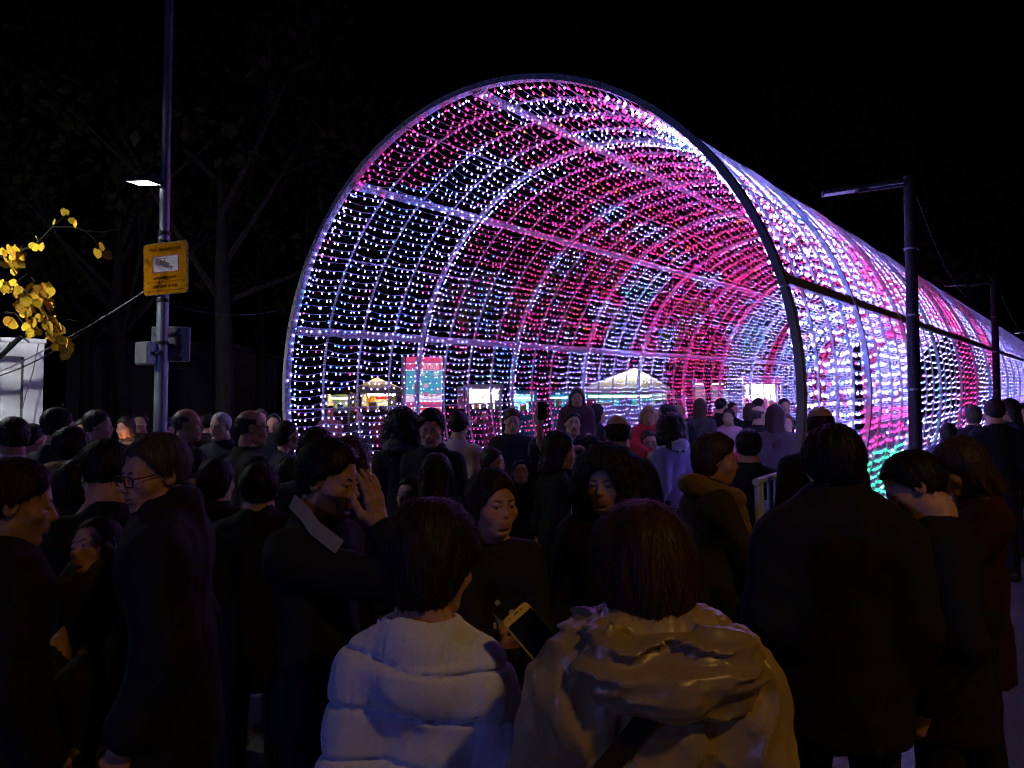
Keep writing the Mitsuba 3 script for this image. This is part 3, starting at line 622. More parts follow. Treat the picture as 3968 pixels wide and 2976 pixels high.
    f.add(cap(J(0, 0, 1.02), np.array([0, 0.0 + lean * 0, min(hem, 0.98 * b) - 0.04]), 0.118 * wf + pf, (0.140 if male else 0.147) * wf + pf + 0.03 * max(0, 0.9 - coat_len), sy=0.88), 0.05)
    for i in (0, 1):
        f.add(cap(sh[i], A[i][0], 0.056 + pf, 0.046 + pf * 0.9), 0.045); f.add(cap(A[i][0], A[i][1] - 0.02 * (A[i][1] - A[i][0]) / np.linalg.norm(A[i][1] - A[i][0]), 0.046 + pf * 0.9, 0.036 + pf * 0.75), 0.03)
    J = J0; nb = J(0, -0.022, 1.37); npk = ho + Rh @ (np.array([0, -0.03, -0.10]) * hs)
    ch = 0.05 if collar is None else collar
    nd = (npk - nb) / np.linalg.norm(npk - nb)
    if ch > 0: f.add(cap(nb, nb + nd * ch, nk + 0.030 + pf * 0.5 + colr, nk + 0.026 + pf * 0.5 + colr * 0.75), 0.025)
    f.add(cap(nb - nd * 0.01, nb + nd * 0.30, nk + 0.010 + colr * 0.45), 0.012, sub=True)
    f.inter(lambda X, Y_, Z: (hem - Z) + 0 * X + 0 * Y_, 0.02)
    seed = sum(map(ord, t)) % 97
    amp = (0.010 if wr is None else wr) * folds
    f.bump(lambda P: amp * (meshkit.fbm(P * np.array([9, 9, 6]), 3, seed=seed) - 0.5) * 2 + 0.5 * amp * np.abs(meshkit.noise(P * np.array([22, 22, 10]), seed=seed + 3) - 0.5) * 2 - 0.25 * amp, 0.06)
    if mat == "m_leather":
        def creases(P):
            q = P + 0.05 * np.stack([meshkit.fbm(P * 6, 2, seed=k) - 0.5 for k in (41, 42, 43)], -1) * 2
            r1 = 1 - np.abs(2 * meshkit.noise(q * np.array([13, 9, 4.2]), seed=16) - 1); r2 = 1 - np.abs(2 * meshkit.noise(q * np.array([26, 20, 8]), seed=17) - 1)
            return -0.016 * (r1 ** 3 - 0.25) - 0.006 * (r2 ** 3 - 0.25)
        f.bump(creases, 0.06)
    elif Y < 4.7 and not quilt:                                      # folds of a heavy coat: soft ridges hanging from the shoulders
        def folds_(P):
            q = P + 0.06 * np.stack([meshkit.fbm(P * 5, 2, seed=k) - 0.5 for k in (51, 52, 53)], -1) * 2
            r1 = 1 - np.abs(2 * meshkit.noise(q * np.array([10, 8, 3.0]), seed=seed) - 1); return -0.014 * (r1 ** 2 - 0.33)
        f.bump(folds_, 0.06)
    if quilt:
        def qf(P):
            zz = (P[:, 2] - piv + 0.02 * np.sin(P[:, 0] * 9) + 0.025 * (meshkit.noise(P * 5, seed=8) - 0.5)) / (0.135 * b); a = np.abs((zz % 1.0) - 0.5) * 2        # 1 at the seam
            xx = (np.arctan2(P[:, 0], -P[:, 1] + 0.25) * 5.2) % 1.0; c = np.abs(xx - 0.5) * 2
            return 0.015 * a ** 14 - 0.0045 * (1 - a ** 2) + 0.0050 * c ** 20 + 0.010 * (meshkit.fbm(P * np.array([30, 30, 16]), 3, seed=12) - 0.5) * (0.35 + a ** 3)
        f.bump(qf, 0.07)
    m = f.mesh(); cc = 0.85 + 0.2 * meshkit.fbm(m[0] * 8, 2, seed=seed) + 0.2 * (meshkit.noise(m[0] * 170, seed=seed) - 0.25)
    ck = out("coat", m, mat, color=coat, mul=cc); coat_v = m[0] @ Rw.T + org
    if hood is not None:                                            # a hood lying down the back, or (up) round the head
        f = Field(grid(-0.28, 0.28, ct), grid(-0.36, 0.22, ct), grid(piv - 0.32, piv + 0.14, ct))
        for s in (-1, 1):
            for a, bb in (((0.0, -0.145, -0.065), (0.115, -0.10, -0.025)), ((0.115, -0.10, -0.025), (0.125, 0.02, -0.02)), ((0.125, 0.02, -0.02), (0.06, 0.09, -0.07))):
                f.add(cap(np.array(a) * [s, 1, 1] + [0, 0, piv - 0.015], np.array(bb) * [s, 1, 1] + [0, 0, piv - 0.005], 0.044, 0.040), 0.03)
        f.add(ell((0.02, -0.125, piv - 0.075), (0.155, 0.062, 0.066)), 0.04)
        def crush(P):                                              # crumpled cloth: sharp ridges that run round the neck
            q = P + 0.03 * np.stack([meshkit.fbm(P * 11, 2, seed=k) - 0.5 for k in (31, 32, 33)], -1) * 2
            r1 = 1 - np.abs(2 * meshkit.noise(q * np.array([7, 12, 24]), seed=6) - 1); r2 = 1 - np.abs(2 * meshkit.noise(q * np.array([15, 22, 46]), seed=7) - 1)
            return -0.022 * (r1 ** 2 - 0.35) - 0.010 * (r2 ** 2 - 0.35) + 0.022 * (meshkit.fbm(P * np.array([8, 12, 14]), 2, seed=21) - 0.5)
        f.bump(crush, 0.1)
        f.add(cap((0, -0.02, piv - 0.2), (0, 0.0, piv + 0.2), nk + 0.020), 0.015, sub=True)
        m = f.mesh(); out("hood", m, mat, color=hood, mul=0.85 + 0.3 * meshkit.fbm(m[0] * 9, 2))
    if scarf is not None:
        f = Field(grid(-0.2, 0.2, ct), grid(-0.22, 0.24, ct), grid(piv - 0.30, piv + 0.09, ct))
        for k in range(20):
            a0, a1 = k / 20 * 2 * np.pi, (k + 1) / 20 * 2 * np.pi
            pt = lambda a: np.array([0.085 * math.cos(a), -0.012 + 0.092 * math.sin(a), piv - 0.055 - 0.035 * math.sin(a)])
            f.add(cap(pt(a0), pt(a1), 0.040), 0.03)
        f.add(cap((0.02, 0.115, piv - 0.08), (0.035, 0.135, piv - 0.27), 0.042, 0.05), 0.03)
        f.bump(lambda P: 0.022 * (np.abs(meshkit.noise(P * np.array([14, 14, 34]), seed=seed) - 0.5) * 2 - 0.4) + 0.016 * (meshkit.fbm(P * 28, 2, seed=1) - 0.5), 0.06)
        f.add(cap((0, -0.02, piv - 0.2), (0, -0.005, piv + 0.12), nk + 0.006), 0.012, sub=True)
        m = f.mesh(); out("scarf", m, "m_cloth", color=scarf, mul=0.7 + 0.6 * meshkit.fbm(m[0] * 70, 2))
    # trousers and shoes
    tt = max(0.022, ct); Pz = np.array([p for l in Lg for p in l])
    f = Field(np.arange(Pz[:, 0].min() - 0.18, Pz[:, 0].max() + 0.2, tt), np.arange(Pz[:, 1].min() - 0.2, Pz[:, 1].max() + 0.22, tt), np.arange(Pz[:, 2].min() - 0.12, Pz[:, 2].max() + 0.2, tt))
    f.add(cap(Lg[0][0], Lg[1][0], 0.088 * wf), 0.04)
    for l in Lg: f.add(cap(l[0], l[1], 0.080 * wf, 0.064), 0.03); f.add(cap(l[1], l[1] + 0.97 * (l[2] - l[1]), 0.064, 0.060), 0.03)
    f.bump(lambda P: 0.010 * (meshkit.fbm(P * np.array([12, 12, 9]), 2, seed=seed) - 0.5), 0.06)
    m = f.mesh(); out("trousers", m, "m_cloth", color=legs, mul=0.9 + 0.2 * meshkit.fbm(m[0] * 8, 2))
    for l in Lg:
        f = Field(*[np.arange(c - w_, c + w_, 0.018) for c, w_ in zip(l[2] + [0, 0.05, -0.03], (0.09, 0.19, 0.11))])
        d = np.array([0, 0.14, -0.045 if sit is None else -0.02]); f.add(cap(l[2] + [0, -0.02, -0.03], l[2] + d, 0.045, 0.034), 0.03); f.add(cap(l[2] + [0, -0.01, -0.03], l[2] + [0, 0, 0.03], 0.05), 0.03)
        if sit is None: f.inter(lambda X, Y_, Z: -Z + 0.003 + 0 * X + 0 * Y_, 0.01)
        out("shoe", f.mesh(), "m_paint", color=(0.02, 0.018, 0.016))
    if glasses:
        G, fz = [], 0.0165
        loop = [(0.0255 * math.copysign(abs(math.cos(a)) ** 0.6, math.cos(a)), fz * math.copysign(abs(math.sin(a)) ** 0.6, math.sin(a))) for a in np.linspace(0, 2 * np.pi, 25)]
        for s in (-1, 1):
            G.append(tube(np.array([HL((s * 0.0335 + x, 0.097 - 0.05 * abs(x + s * 0.0335) * 1.0, -0.003 + z)) for x, z in loop]), 0.0021 * hs, 5, cap=False))
            G.append(tube(np.array([HL((s * 0.060, 0.090, 0.006)), HL((s * 0.078, 0.062, 0.008)), HL((s * 0.083, 0.0, 0.008)), HL((s * 0.082, -0.03, -0.004))]), 0.0019 * hs, 5))
        G.append(tube(np.array([HL((-0.009, 0.097, 0.003)), HL((0, 0.099, 0.006)), HL((0.009, 0.097, 0.003))]), 0.002 * hs, 5))
        out("glasses", cat_(G), "m_paint", color=glasses, smooth=60)
    LM[t] = dict(org=org, Rw=Rw, piv=piv, ho=ho, Rh=Rh, hs=hs, b=b, H=H, wscale=wscale, toW=lambda p: Rw @ np.asarray(p, float) + org, sh=sh, coat_v=coat_v)
    return t
# ------------------------------------------------------------------ the crowd
G = "people in the crowd"
BLK, NAVY, GRN, BRN = (0.012, 0.012, 0.013), (0.012, 0.014, 0.024), (0.014, 0.020, 0.016), (0.030, 0.019, 0.013)
W = lambda u, v, Y: ("w",) + tuple(at(u, v, Y))
# the two women close in front of the camera
P1 = person(1680, 1925, 1.88, 6, "dark haired woman seen from behind in a pale quilted puffer jacket", skin="fair", hair=("crop", "dark"), headw=2.6, coat=(0.60, 0.62, 0.72), look=(24, -12, 0),
            coat_len=0.74, puff=0.008, mat="m_nylon", quilt=True, male=False, fat=1.08, shw=0.93, collar=0.018, colr=0.046, drop=0.035, hsc=1.06, legs=(0.03, 0.03, 0.05), arms=(None, ((0.235, 0.03, 1.09), (0.10, 0.27, 1.10))))
P2 = person(2487, 1932, 1.62, -6, "auburn haired woman seen from behind in a shiny bronze hooded jacket", skin="fair", hair=("crop", "auburn"), coat=(0.37, 0.265, 0.115), look=(-12, -12, 0), headw=3.1,
            coat_len=0.70, puff=0.026, mat="m_leather", male=False, fat=1.36, shw=1.06, hood=(0.28, 0.205, 0.105), legs=(0.02, 0.02, 0.03), wr=0.022,
            arms=((W(2150, 2960, 1.70), W(2200, 2615, 1.80)), None), hands=(((-0.62, 0.06, 0.75), (0.12, 0.95, -0.2), 0.40, 0.9), None))
strap(P2, "bag_strap", [(2600, 2640), (2490, 2790), (2350, 2985), (2290, 3080)], 1.45, 0.042, (0.035, 0.022, 0.014))
# foreground, left to right
person(44, 1767, 2.2, 35, "dark haired man in a black coat at the lower left edge, seen from behind", hair=("short", "dark"), coat=BLK, look=(25, -12, 0), skin="olive", fat=1.2, coat_len=0.7)
person(40, 1613, 4.5, 12, "man in a white jacket with a dark strap at the left edge", hair=("short", "dark"), coat=(0.50, 0.46, 0.47), look=(-55, -4, 0), skin="olive", fat=1.08)
person(411, 1690, 2.85, -28, "cap headed man turned away beside the man in glasses, holding a small child", hair=("short", "black"), coat=BLK, look=(-12, -20, 0), skin="fair", collar=0.02,
       arms=(((-0.25, 0.14, 1.16), (-0.05, 0.30, 1.17)), ((0.25, 0.12, 1.14), (0.10, 0.30, 1.10))))
person(628, 1667, 2.38, -104, "grey haired man with dark framed glasses and a black zipped coat looking down", hair=("short", "grey"), coat=BLK, look=(-36, -10, 0), skin="fair", headw=0.8, glasses=(0.01, 0.01, 0.01), collar=0.085, puff=0.02, coat_len=0.70, fat=1.2)
PQ = person(1262, 1690, 2.5, 104, "dark haired man holding one hand to his face, pale bag strap over his shoulder", hair=("short", "black"), coat=BLK, look=(4, -12, 0), skin="tan", beard="dark", fat=1.12, collar=0.03, headw=1.5,
       arms=(None, (W(1570, 2260, 2.36), W(1472, 2040, 2.34))), hands=(None, ((0.05, -0.20, 0.97), (0.25, 0.95, 0.2), 0.12, 0.25)), coat_len=0.75)
strap(PQ, "bag_strap", [(1075, 1950), (1130, 1975), (1220, 2040), (1330, 2110)], 2.35, 0.045, (0.30, 0.28, 0.20), 0.006)
person(1905, 1806, 2.62, 166, "girl with long dark hair in a black printed sweater facing the camera", hair=("long", "dark"), headw=0.8, coat=(0.018, 0.018, 0.017), look=(-18, -4, 0), skin="fair", child=True, male=False, collar=0.0,
       arms=(((-0.20, 0.04, 1.08), (-0.14, 0.22, 0.98)), (W(1835, 2540, 2.42), W(1945, 2520, 2.06))), hands=(None, ((-0.55, 0.30, 0.45), (0.2, 0.3, -1.0), 0.7, 0.7)))
GIRL = f"person_{_count['person'] - 1:03d}"
person(2352, 1735, 3.05, 198, "young woman with very big dark curly hair looking down", hair=("curly", "black"), coat=(0.014, 0.012, 0.013), look=(6, -8, 0), skin="fair", male=False, headw=1.0)
person(2761, 1671, 3.7, 82, "woman with a short brown cap of hair and a tan scarf, in profile", hair=("crop", "brown"), coat=(0.05, 0.036, 0.028), look=(16, -6, 0), skin="fair", male=False, scarf=(0.24, 0.14, 0.06), headw=1.5, fat=1.12,
       arms=(((-0.22, 0.08, 1.06), (-0.02, 0.28, 1.02)), ((0.22, 0.12, 1.06), (0.06, 0.32, 1.04))))
person(2160, 1666, 4.8, 78, "woman with a dark bob in profile, white fur trim on her black coat", hair=("bob", "dark"), coat=BLK, look=(6, -4, 0), skin="fair", male=False)
PU = f"person_{_count['person'] - 1:03d}"
person(2394, 1605, 4.6, 2, "balding man in a dark coat seen from behind, in front of the tunnel", hair=("bald", "dark"), coat=(0.018, 0.017, 0.019), skin="tan", fat=1.2)
person(3225, 1638, 2.5, 18, "big man with thick dark hair and a wide black coat, seen from behind", hair=("short", "black"), coat=BLK, look=(-14, -4, 0), skin="fair", headw=1.9, fat=1.36, coat_len=0.70, puff=0.02)
person(3177, 1574, 4.5, 6, "tall man with a bald crown behind the big man in black", hair=("bald", "dark"), coat=NAVY, skin="tan", fat=1.1)
person(3562, 1718, 2.6, -62, "dark haired man bending his head, pale neck showing above a black coat", hair=("short", "black"), coat=BLK, look=(-10, -30, 14), skin="fair", collar=0.0, fat=1.2, coat_len=0.7)
person(3735, 1677, 3.3, -75, "brown haired woman in a long dark red coat with her hand at her mouth", hair=("bob", "brown"), coat=(0.040, 0.011, 0.010), look=(-8, -24, 0), skin="fair", male=False, coat_len=0.58, headw=1.5,
       arms=(((-0.22, 0.16, 1.10), (-0.03, 0.16, 1.33)), None), hands=(((0.1, 0.1, 1.0), (0.1, -1.0, 0.1), 0.7, 0.6), None))
# printing on the girl's sweater, following its front
gm = LM[GIRL]; gcv = (gm["coat_v"] - gm["org"]) @ gm["Rw"]; gtr = cKDTree(gcv[gcv[:, 1] > 0][:, [0, 2]]); gfr = gcv[gcv[:, 1] > 0]
def on_front(m2, dx, z, lift=0.003):
    """Flat lettering (x, z) bent onto the front of the sweater, seen from the front."""
    v = np.asarray(m2[0]); x, zz = -(v[:, 0] + dx), v[:, 2] + z; _, i = gtr.query(np.stack([x, zz], 1), k=8); y = gfr[i, 1].mean(1) + lift - v[:, 1]
    return np.stack([x, y, zz], 1) @ gm["Rw"].T + gm["org"], np.asarray(m2[1])[:, ::-1]
zc = gm["piv"] - 0.33
for s_, hgt, z, mx in (("Muun", 0.055, 0.0, 0.20), ("it", 0.035, -0.085, 0.03)):
    m = text(s_, hgt, 0.0015); m = (m[0] * [min(1, mx / np.ptp(m[0][:, 0])), 1, 1], m[1]); put("print", on_front(m, 0.0, zc + z), "m_cloth", GIRL, color=(0.46, 0.43, 0.30))
for dx, z in ((-0.055, 0.13), (0.012, 0.105), (-0.095, 0.075), (0.06, 0.07)): put("print", on_front(plate(Point(0, 0).buffer(0.009, quad_segs=4), 0.0015), dx, zc + z), "m_cloth", GIRL, color=(0.5, 0.5, 0.46))
# white fur edging down the front of the profile woman's coat
um = LM[PU]; L_ = []
for k in range(60):
    s_ = k / 59; p_ = np.array([0.05 + 0.02 * math.sin(k * 2.1), 0.125 + 0.02 * math.sin(s_ * 3), um["piv"] - 0.06 - 0.42 * s_]); L_.append(trimesh.creation.icosphere(1, 0.024).apply_translation(p_ + rng.normal(0, 0.009, 3)))
fv, ff = cat_(L_); fv = fv + 0.012 * (meshkit.noise(fv * 190)[:, None] - 0.5) * rng.normal(0, 1, fv.shape); put("fur_trim", (fv @ um["Rw"].T + um["org"], ff), "m_cloth", PU, color=(0.62, 0.55, 0.58), smooth=True)
# middle distance, left
MID = [
 (835, 1772, 4.0, 12, "short haired person in black, low behind the man with dark framed glasses", dict(hair=("crop", "black"), coat=BLK, fat=1.2, noface=True, coat_len=0.6)),
 (1005, 1790, 3.5, -14, "person with black hair and a black coat left of the man with the pale strap", dict(hair=("short", "black"), coat=BLK, fat=1.2, noface=True, coat_len=0.6)),
 (745, 1735, 4.7, 24, "person in a long black coat between the grey haired man and the balding man", dict(hair=("short", "black"), coat=BLK, fat=1.25, noface=True, coat_len=0.5)),
 (300, 1775, 3.4, 10, "dark haired person low behind the child's cap headed carrier", dict(hair=("crop", "black"), coat=BLK, fat=1.2, noface=True, coat_len=0.6)),
 (1130, 1768, 4.4, 18, "small person in black just left of the head with the pale hair band", dict(hair=("bob", "black"), coat=BLK, fat=1.2, noface=True, coat_len=0.6, male=False)),
 (276, 1650, 4.2, 10, "person with a tan fur collar seen from behind", dict(hair=("short", "black"), coat=BLK, scarf=(0.26, 0.18, 0.075), male=False)),
 (221, 1577, 5.0, 20, "person in a dark green coat in front of the dark trees", dict(hair=("short", "black"), coat=(0.010, 0.022, 0.016), fat=1.1)),
 (375, 1586, 6.0, 75, "dark haired man in profile at the left, below the tree trunks", dict(hair=("short", "black"), coat=BLK, skin="fair")),
 (490, 1610, 8.5, 188, "dark haired woman whose face is lit warm from below", dict(hair=("long", "dark"), coat=(0.10, 0.07, 0.07), skin="fair", male=False, look=(4, -8, 0), arms=(((-0.21, 0.06, 1.10), (-0.06, 0.26, 1.16)), ((0.21, 0.06, 1.10), (0.07, 0.26, 1.16))))),
 (545, 1596, 9.0, 170, "person in black just right of the lit face", dict(hair=("short", "black"), coat=BLK)),
 (720, 1581, 5.5, 78, "balding man in profile with a white collar, right of the sign pole", dict(hair=("bald", "grey"), coat=BLK, skin="tan", collar=0.03, scarf=None)),
 (860, 1593, 6.6, 196, "old person with thin white hair facing the camera", dict(hair=("buzz", "white"), coat=NAVY, skin="fair", look=(0, -4, 0))),
 (968, 1586, 5.0, 52, "bald man with glasses turned to the right in a black coat", dict(hair=("bald", "dark"), coat=BLK, skin="tan", look=(14, 0, 0), glasses=(0.02, 0.02, 0.02), fat=1.1)),
 (1107, 1628, 6.4, 62, "short haired person in a navy coat in front of the left hoop", dict(hair=("crop", "dark"), coat=(0.010, 0.012, 0.035), male=False)),
 (1222, 1652, 3.9, 15, "dark haired person directly behind the man with his hand to his face", dict(hair=("short", "dark"), coat=BLK)),
 (1353, 1687, 3.6, 30, "brown haired woman with a pale hair band seen from behind", dict(hair=("bob", "brown"), coat=(0.022, 0.020, 0.022), male=False)),
 (1562, 1590, 5.6, 20, "person with dark curly hair and a beige scarf seen from behind", dict(hair=("curly", "black"), coat=BLK, scarf=(0.13, 0.11, 0.10), male=False)),
 (1676, 1576, 5.2, -158, "dark haired young man in a black jacket looking down to the left", dict(hair=("short", "black"), coat=BLK, look=(-20, -16, 0), skin="fair", headw=1.8, fat=1.05)),
 (1776, 1590, 6.5, 18, "woman with her hair in a bun and a pale pink jacket, seen from behind", dict(hair=("bun", "dark"), coat=(0.50, 0.36, 0.42), male=False)),
 (1985, 1577, 7.5, 176, "man in a dark sweatshirt with a grey print looking down", dict(hair=("short", "brown"), coat=(0.020, 0.020, 0.026), look=(0, -16, 0), skin="fair")),
 (1904, 1733, 6.0, 105, "small child with brown hair below the man in the printed sweatshirt", dict(hair=("crop", "dark"), coat=(0.05, 0.06, 0.10), child=True)),
 (2018, 1778, 6.5, 180, "small child in a dark jacket looking up", dict(hair=("crop", "black"), coat=BLK, child=True, look=(0, 14, 0), skin="fair")),
 (1690, 1752, 4.2, 8, "short person with smooth dark hair in front of the young man in black", dict(hair=("bob", "dark"), coat=BLK, male=False, child=True)),
 (1602, 1838, 4.6, -140, "small child with dark hair low among the crowd at the left hoop", dict(hair=("crop", "dark"), coat=(0.06, 0.05, 0.05), child=True, skin="fair")),
 (2085, 1690, 6.6, 8, "dark haired person holding a phone up high", dict(hair=("crop", "black"), coat=(0.03, 0.03, 0.035), arms=(None, (W(2095, 1712, 6.35), W(2090, 1640, 6.2))), hands=(None, ((0.05, 0.0, 1.0), (0.0, -1.0, 0.0), 0.5, 0.6)))),
 (2311, 1563, 10.0, 70, "dark haired girl in profile lit pink, right of the child on shoulders", dict(hair=("long", "black"), coat=(0.02, 0.015, 0.02), male=False, skin="fair")),
 (2589, 1565, 7.6, -70, "person with black hair turned left, behind the woman in the lavender jacket", dict(hair=("short", "black"), coat=BLK)),
 (2600, 1606, 6.6, -40, "woman with long black hair and a lavender blue jacket", dict(hair=("curly", "black"), coat=(0.20, 0.19, 0.42), male=False, scarf=(0.42, 0.42, 0.62))),
 (2630, 1566, 11.0, 5, "blond person in a dark coat seen from behind", dict(hair=("crop", "blond"), coat=NAVY, male=False)),
 (2711, 1542, 11.0, 20, "woman with long brown hair and a grey hooded coat seen from behind", dict(hair=("long", "brown"), coat=(0.07, 0.065, 0.075), male=False)),
 (2793, 1542, 12.0, 75, "bearded man in profile in a black coat, under the red lights", dict(hair=("short", "black"), coat=BLK, beard="dark")),
 (2835, 1558, 13.0, 150, "dark haired person behind the woman in the pink jacket", dict(hair=("short", "black"), coat=BLK)),
 (2823, 1581, 11.0, 205, "woman with a pale pink hooded jacket and short dark hair", dict(hair=("crop", "dark"), coat=(0.62, 0.34, 0.42), male=False, skin="fair", look=(10, -4, 0))),
 (2893, 1690, 9.6, 30, "small child in a bright red coat next to the pink jacket", dict(hair=("none", "dark"), coat=(0.55, 0.03, 0.05), child=True, hat=(0.55, 0.03, 0.05), noface=True)),
 (2937, 1542, 12.5, 80, "dark haired woman in profile against the bright stall", dict(hair=("crop", "black"), coat=BLK, male=False, skin="fair")),
 (2905, 1560, 11.5, 10, "person with brown hair seen from behind, left of the bright stall", dict(hair=("bob", "brown"), coat=BLK, male=False)),
 (2937, 1571, 9.0, 70, "bald man turned to the right in a black coat", dict(hair=("bald", "grey"), coat=BLK, skin="fair")),
 (3004, 1563, 7.5, 10, "woman with long dark hair seen from behind, left of the tunnel's right leg", dict(hair=("long", "dark"), coat=(0.05, 0.042, 0.045), male=False)),
 (3037, 1542, 11.0, 185, "man facing the camera just left of the tunnel's right leg", dict(hair=("short", "black"), coat=BLK, skin="tan")),
 (3044, 1600, 8.6, -160, "person half hidden behind the tunnel's right leg", dict(hair=("crop", "brown"), coat=BLK, skin="fair", male=False)),
 (2900, 1660, 5.2, 12, "person in a black coat with a brown shoulder patch behind the scarf woman", dict(hair=("short", "black"), coat=(0.016, 0.017, 0.022), fat=1.1)),
 (3853, 1543, 7.0, 8, "broad man in a dark coat at the right edge, seen from behind", dict(hair=("short", "dark"), coat=(0.012, 0.014, 0.018), fat=1.2)),
 (3912, 1543, 8.0, -80, "person with glasses in profile at the right edge", dict(hair=("bob", "dark"), coat=NAVY, glasses=(0.5, 0.5, 0.5), male=False)),
 (3771, 1569, 9.0, 20, "grey haired person in front of the pink light strings", dict(hair=("crop", "grey"), coat=(0.03, 0.03, 0.05), male=False)),
 (3674, 1636, 8.0, 40, "small person in a lavender hood beside the second dark pole", dict(hair=("crop", "dark"), coat=(0.10, 0.10, 0.18), child=True)),
 (3965, 1560, 9.0, 190, "person in dark clothes cut off by the right edge", dict(hair=("short", "black"), coat=BLK)),
 (1010, 1583, 10.0, 160, "grey haired person far back, between the bald man and the left hoop", dict(hair=("short", "grey"), coat=BLK)),
 (1060, 1600, 9.5, 170, "dark haired person far back beside the left hoop", dict(hair=("short", "black"), coat=NAVY)),
 (800, 1600, 9.0, 20, "person in black far back beside the white haired person", dict(hair=("short", "black"), coat=BLK)),
 (640, 1610, 8.8, 30, "dark haired person far back behind the sign pole", dict(hair=("short", "black"), coat=BLK)),
 (320, 1622, 7.5, 160, "dark haired person in a white visor far back", dict(hair=("crop", "black"), coat=BLK)),
 (120, 1640, 6.0, 30, "dark haired person in front of the white booth", dict(hair=("short", "black"), coat=NAVY)),
 (1280, 1572, 15.0, 165, "person in a pink jacket seen through the left of the tunnel net", dict(hair=("short", "dark"), coat=(0.45, 0.16, 0.22), skin="fair")),
 (1475, 1580, 15.5, 10, "person in a dark red coat seen through the tunnel net", dict(hair=("short", "dark"), coat=(0.30, 0.06, 0.08))),
 (1392, 1585, 14.5, 170, "person in a grey coat seen through the tunnel net below the yellow poster", dict(hair=("short", "black"), coat=(0.05, 0.05, 0.06))),
 (1880, 1580, 15.0, 190, "person in a reddish jacket in front of the white lit stall", dict(hair=("short", "dark"), coat=(0.20, 0.05, 0.07), skin="fair")),
 (1830, 1588, 14.0, 30, "dark figure in front of the white lit stall", dict(hair=("short", "black"), coat=BLK)),
]
for u, v, Y, fc, lb, kw in MID: person(u, v, Y, fc, lb, group=None, **kw)
def rider_legs(b): return [((s * 0.09, -0.02, 0.92 * b), (s * 0.13, 0.30 * b, 0.86 * b), (s * 0.10, 0.26 * b, 0.52 * b)) for s in (-1, 1)]
def carry(u, v, Y, face, lb, child, **kw):
    """An adult with a child sitting on the shoulders; child = (u, v, Hseat, label, options)."""
    hold = (((-0.24, 0.12, 1.16), (-0.12, 0.17, 1.28)), ((0.24, 0.12, 1.16), (0.12, 0.17, 1.28)))
    a = person(u, v, Y, face, lb, arms=hold, **kw); m = LM[a]
    cu, cv, cl, ck = child; top = at(cu, cv, Y + 0.10); seat = m["toW"](m["sh"][0])[2] + 0.03
    hh = 1.05; b = (hh - 0.22 * 0.83 - 0.012) / 1.48
    base = top[2] - hh
    return a, person(cu, cv, Y + 0.10, face, cl, H=hh, base=base, child=True, sit=rider_legs(b), **ck)
carry(2219, 1592, 7.8, 178, "smiling man carrying a child on his shoulders", (2235, 1500, "child with a pale collar riding on the smiling man's shoulders", dict(hair=("bob", "brown"), coat=(0.10, 0.045, 0.06), look=(10, -4, 0), skin="fair", male=False)), hair=("short", "dark"), coat=(0.018, 0.014, 0.018), skin="fair")
carry(2513, 1664, 7.2, 178, "teenager with glasses carrying a child in red", (2512, 1568, "blond child in a bright red jacket riding on the teenager's shoulders", dict(hair=("bob", "blond"), coat=(0.60, 0.035, 0.055), look=(14, -10, 0), skin="fair", male=False, lean=0.1, arms=(((-0.25, 0.10, 1.15), (-0.12, 0.30, 1.02)), ((0.25, 0.10, 1.15), (0.12, 0.30, 1.02))))), hair=("crop", "brown"), coat=(0.04, 0.045, 0.05), skin="fair", glasses=(0.02, 0.02, 0.02))
# the toddler held by the cap headed man
person(398, 1985, 2.55, 205, "toddler with a bare head held against the man in glasses", hair=("buzz", "brown"), coat=(0.05, 0.045, 0.045), H=0.80, base=at(398, 1985, 2.55)[2] - 0.80, child=True, look=(0, 8, 15), skin="fair",
       sit=[((s * 0.06, 0, 0.42), (s * 0.09, 0.14, 0.30), (s * 0.09, 0.10, 0.12)) for s in (-1, 1)], coat_len=0.9)
# ------------------------------------------------------------------ lamps, poles, sign, boxes
def pole(base, h, r0, r1, parent, name="pole", mat="m_galv", sleeves=()):
    b = np.asarray(base, float); zs = [0.0, *sleeves, h]; P, R = [], []
    for i, z in enumerate(zs):
        r = r0 + (r1 - r0) * i / (len(zs) - 1)
        if i and i < len(zs) - 1: P += [b + [0, 0, z - 0.012], b + [0, 0, z]]; R += [r0 + (r1 - r0) * (i - 1) / (len(zs) - 1), r]
        else: P.append(b + [0, 0, z]); R.append(r)
    put(name, tube(P, R, 20), mat, parent, smooth=40)
def lamp_head(parent, c, direction, tilt, L, Wd, emit, weight=1.0):
    """A flat luminaire: casing, and a lit panel under it. direction: heading of its long side; tilt: how far the panel looks that way."""
    R = rotz(-math.radians(direction)) @ rotx(math.radians(tilt))
    put("casing", xf(box((0, 0, 0.028), (Wd, L, 0.055), ch=0.012), R, c), "m_dark", parent)
    v = np.array([[-Wd*.40, -L*.44, -0.004], [Wd*.40, -L*.44, -0.004], [Wd*.40, L*.44, -0.004], [-Wd*.40, L*.44, -0.004]])
    m = (v @ R.T + c, np.array([[0, 2, 1], [0, 3, 2]]))
    if emit: put("lamp_panel", m, "m_bulb", parent, emit=emit, weight=weight)
    else: put("lamp_panel", m, "m_paint", parent, color=(0.55, 0.55, 0.58))
pb = at(622, 1600, 8.2); pb[2] = gz(pb[0], pb[1])
t = thing("street_lamp", "tall metal pole with a lit white lamp and a yellow sign, left of the tunnel", "street lamp")
pole(pb, 7.6, 0.068, 0.040, t, sleeves=(1.9 + 0.3, 3.55, 4.25))
lp = at(556, 708, 8.15)
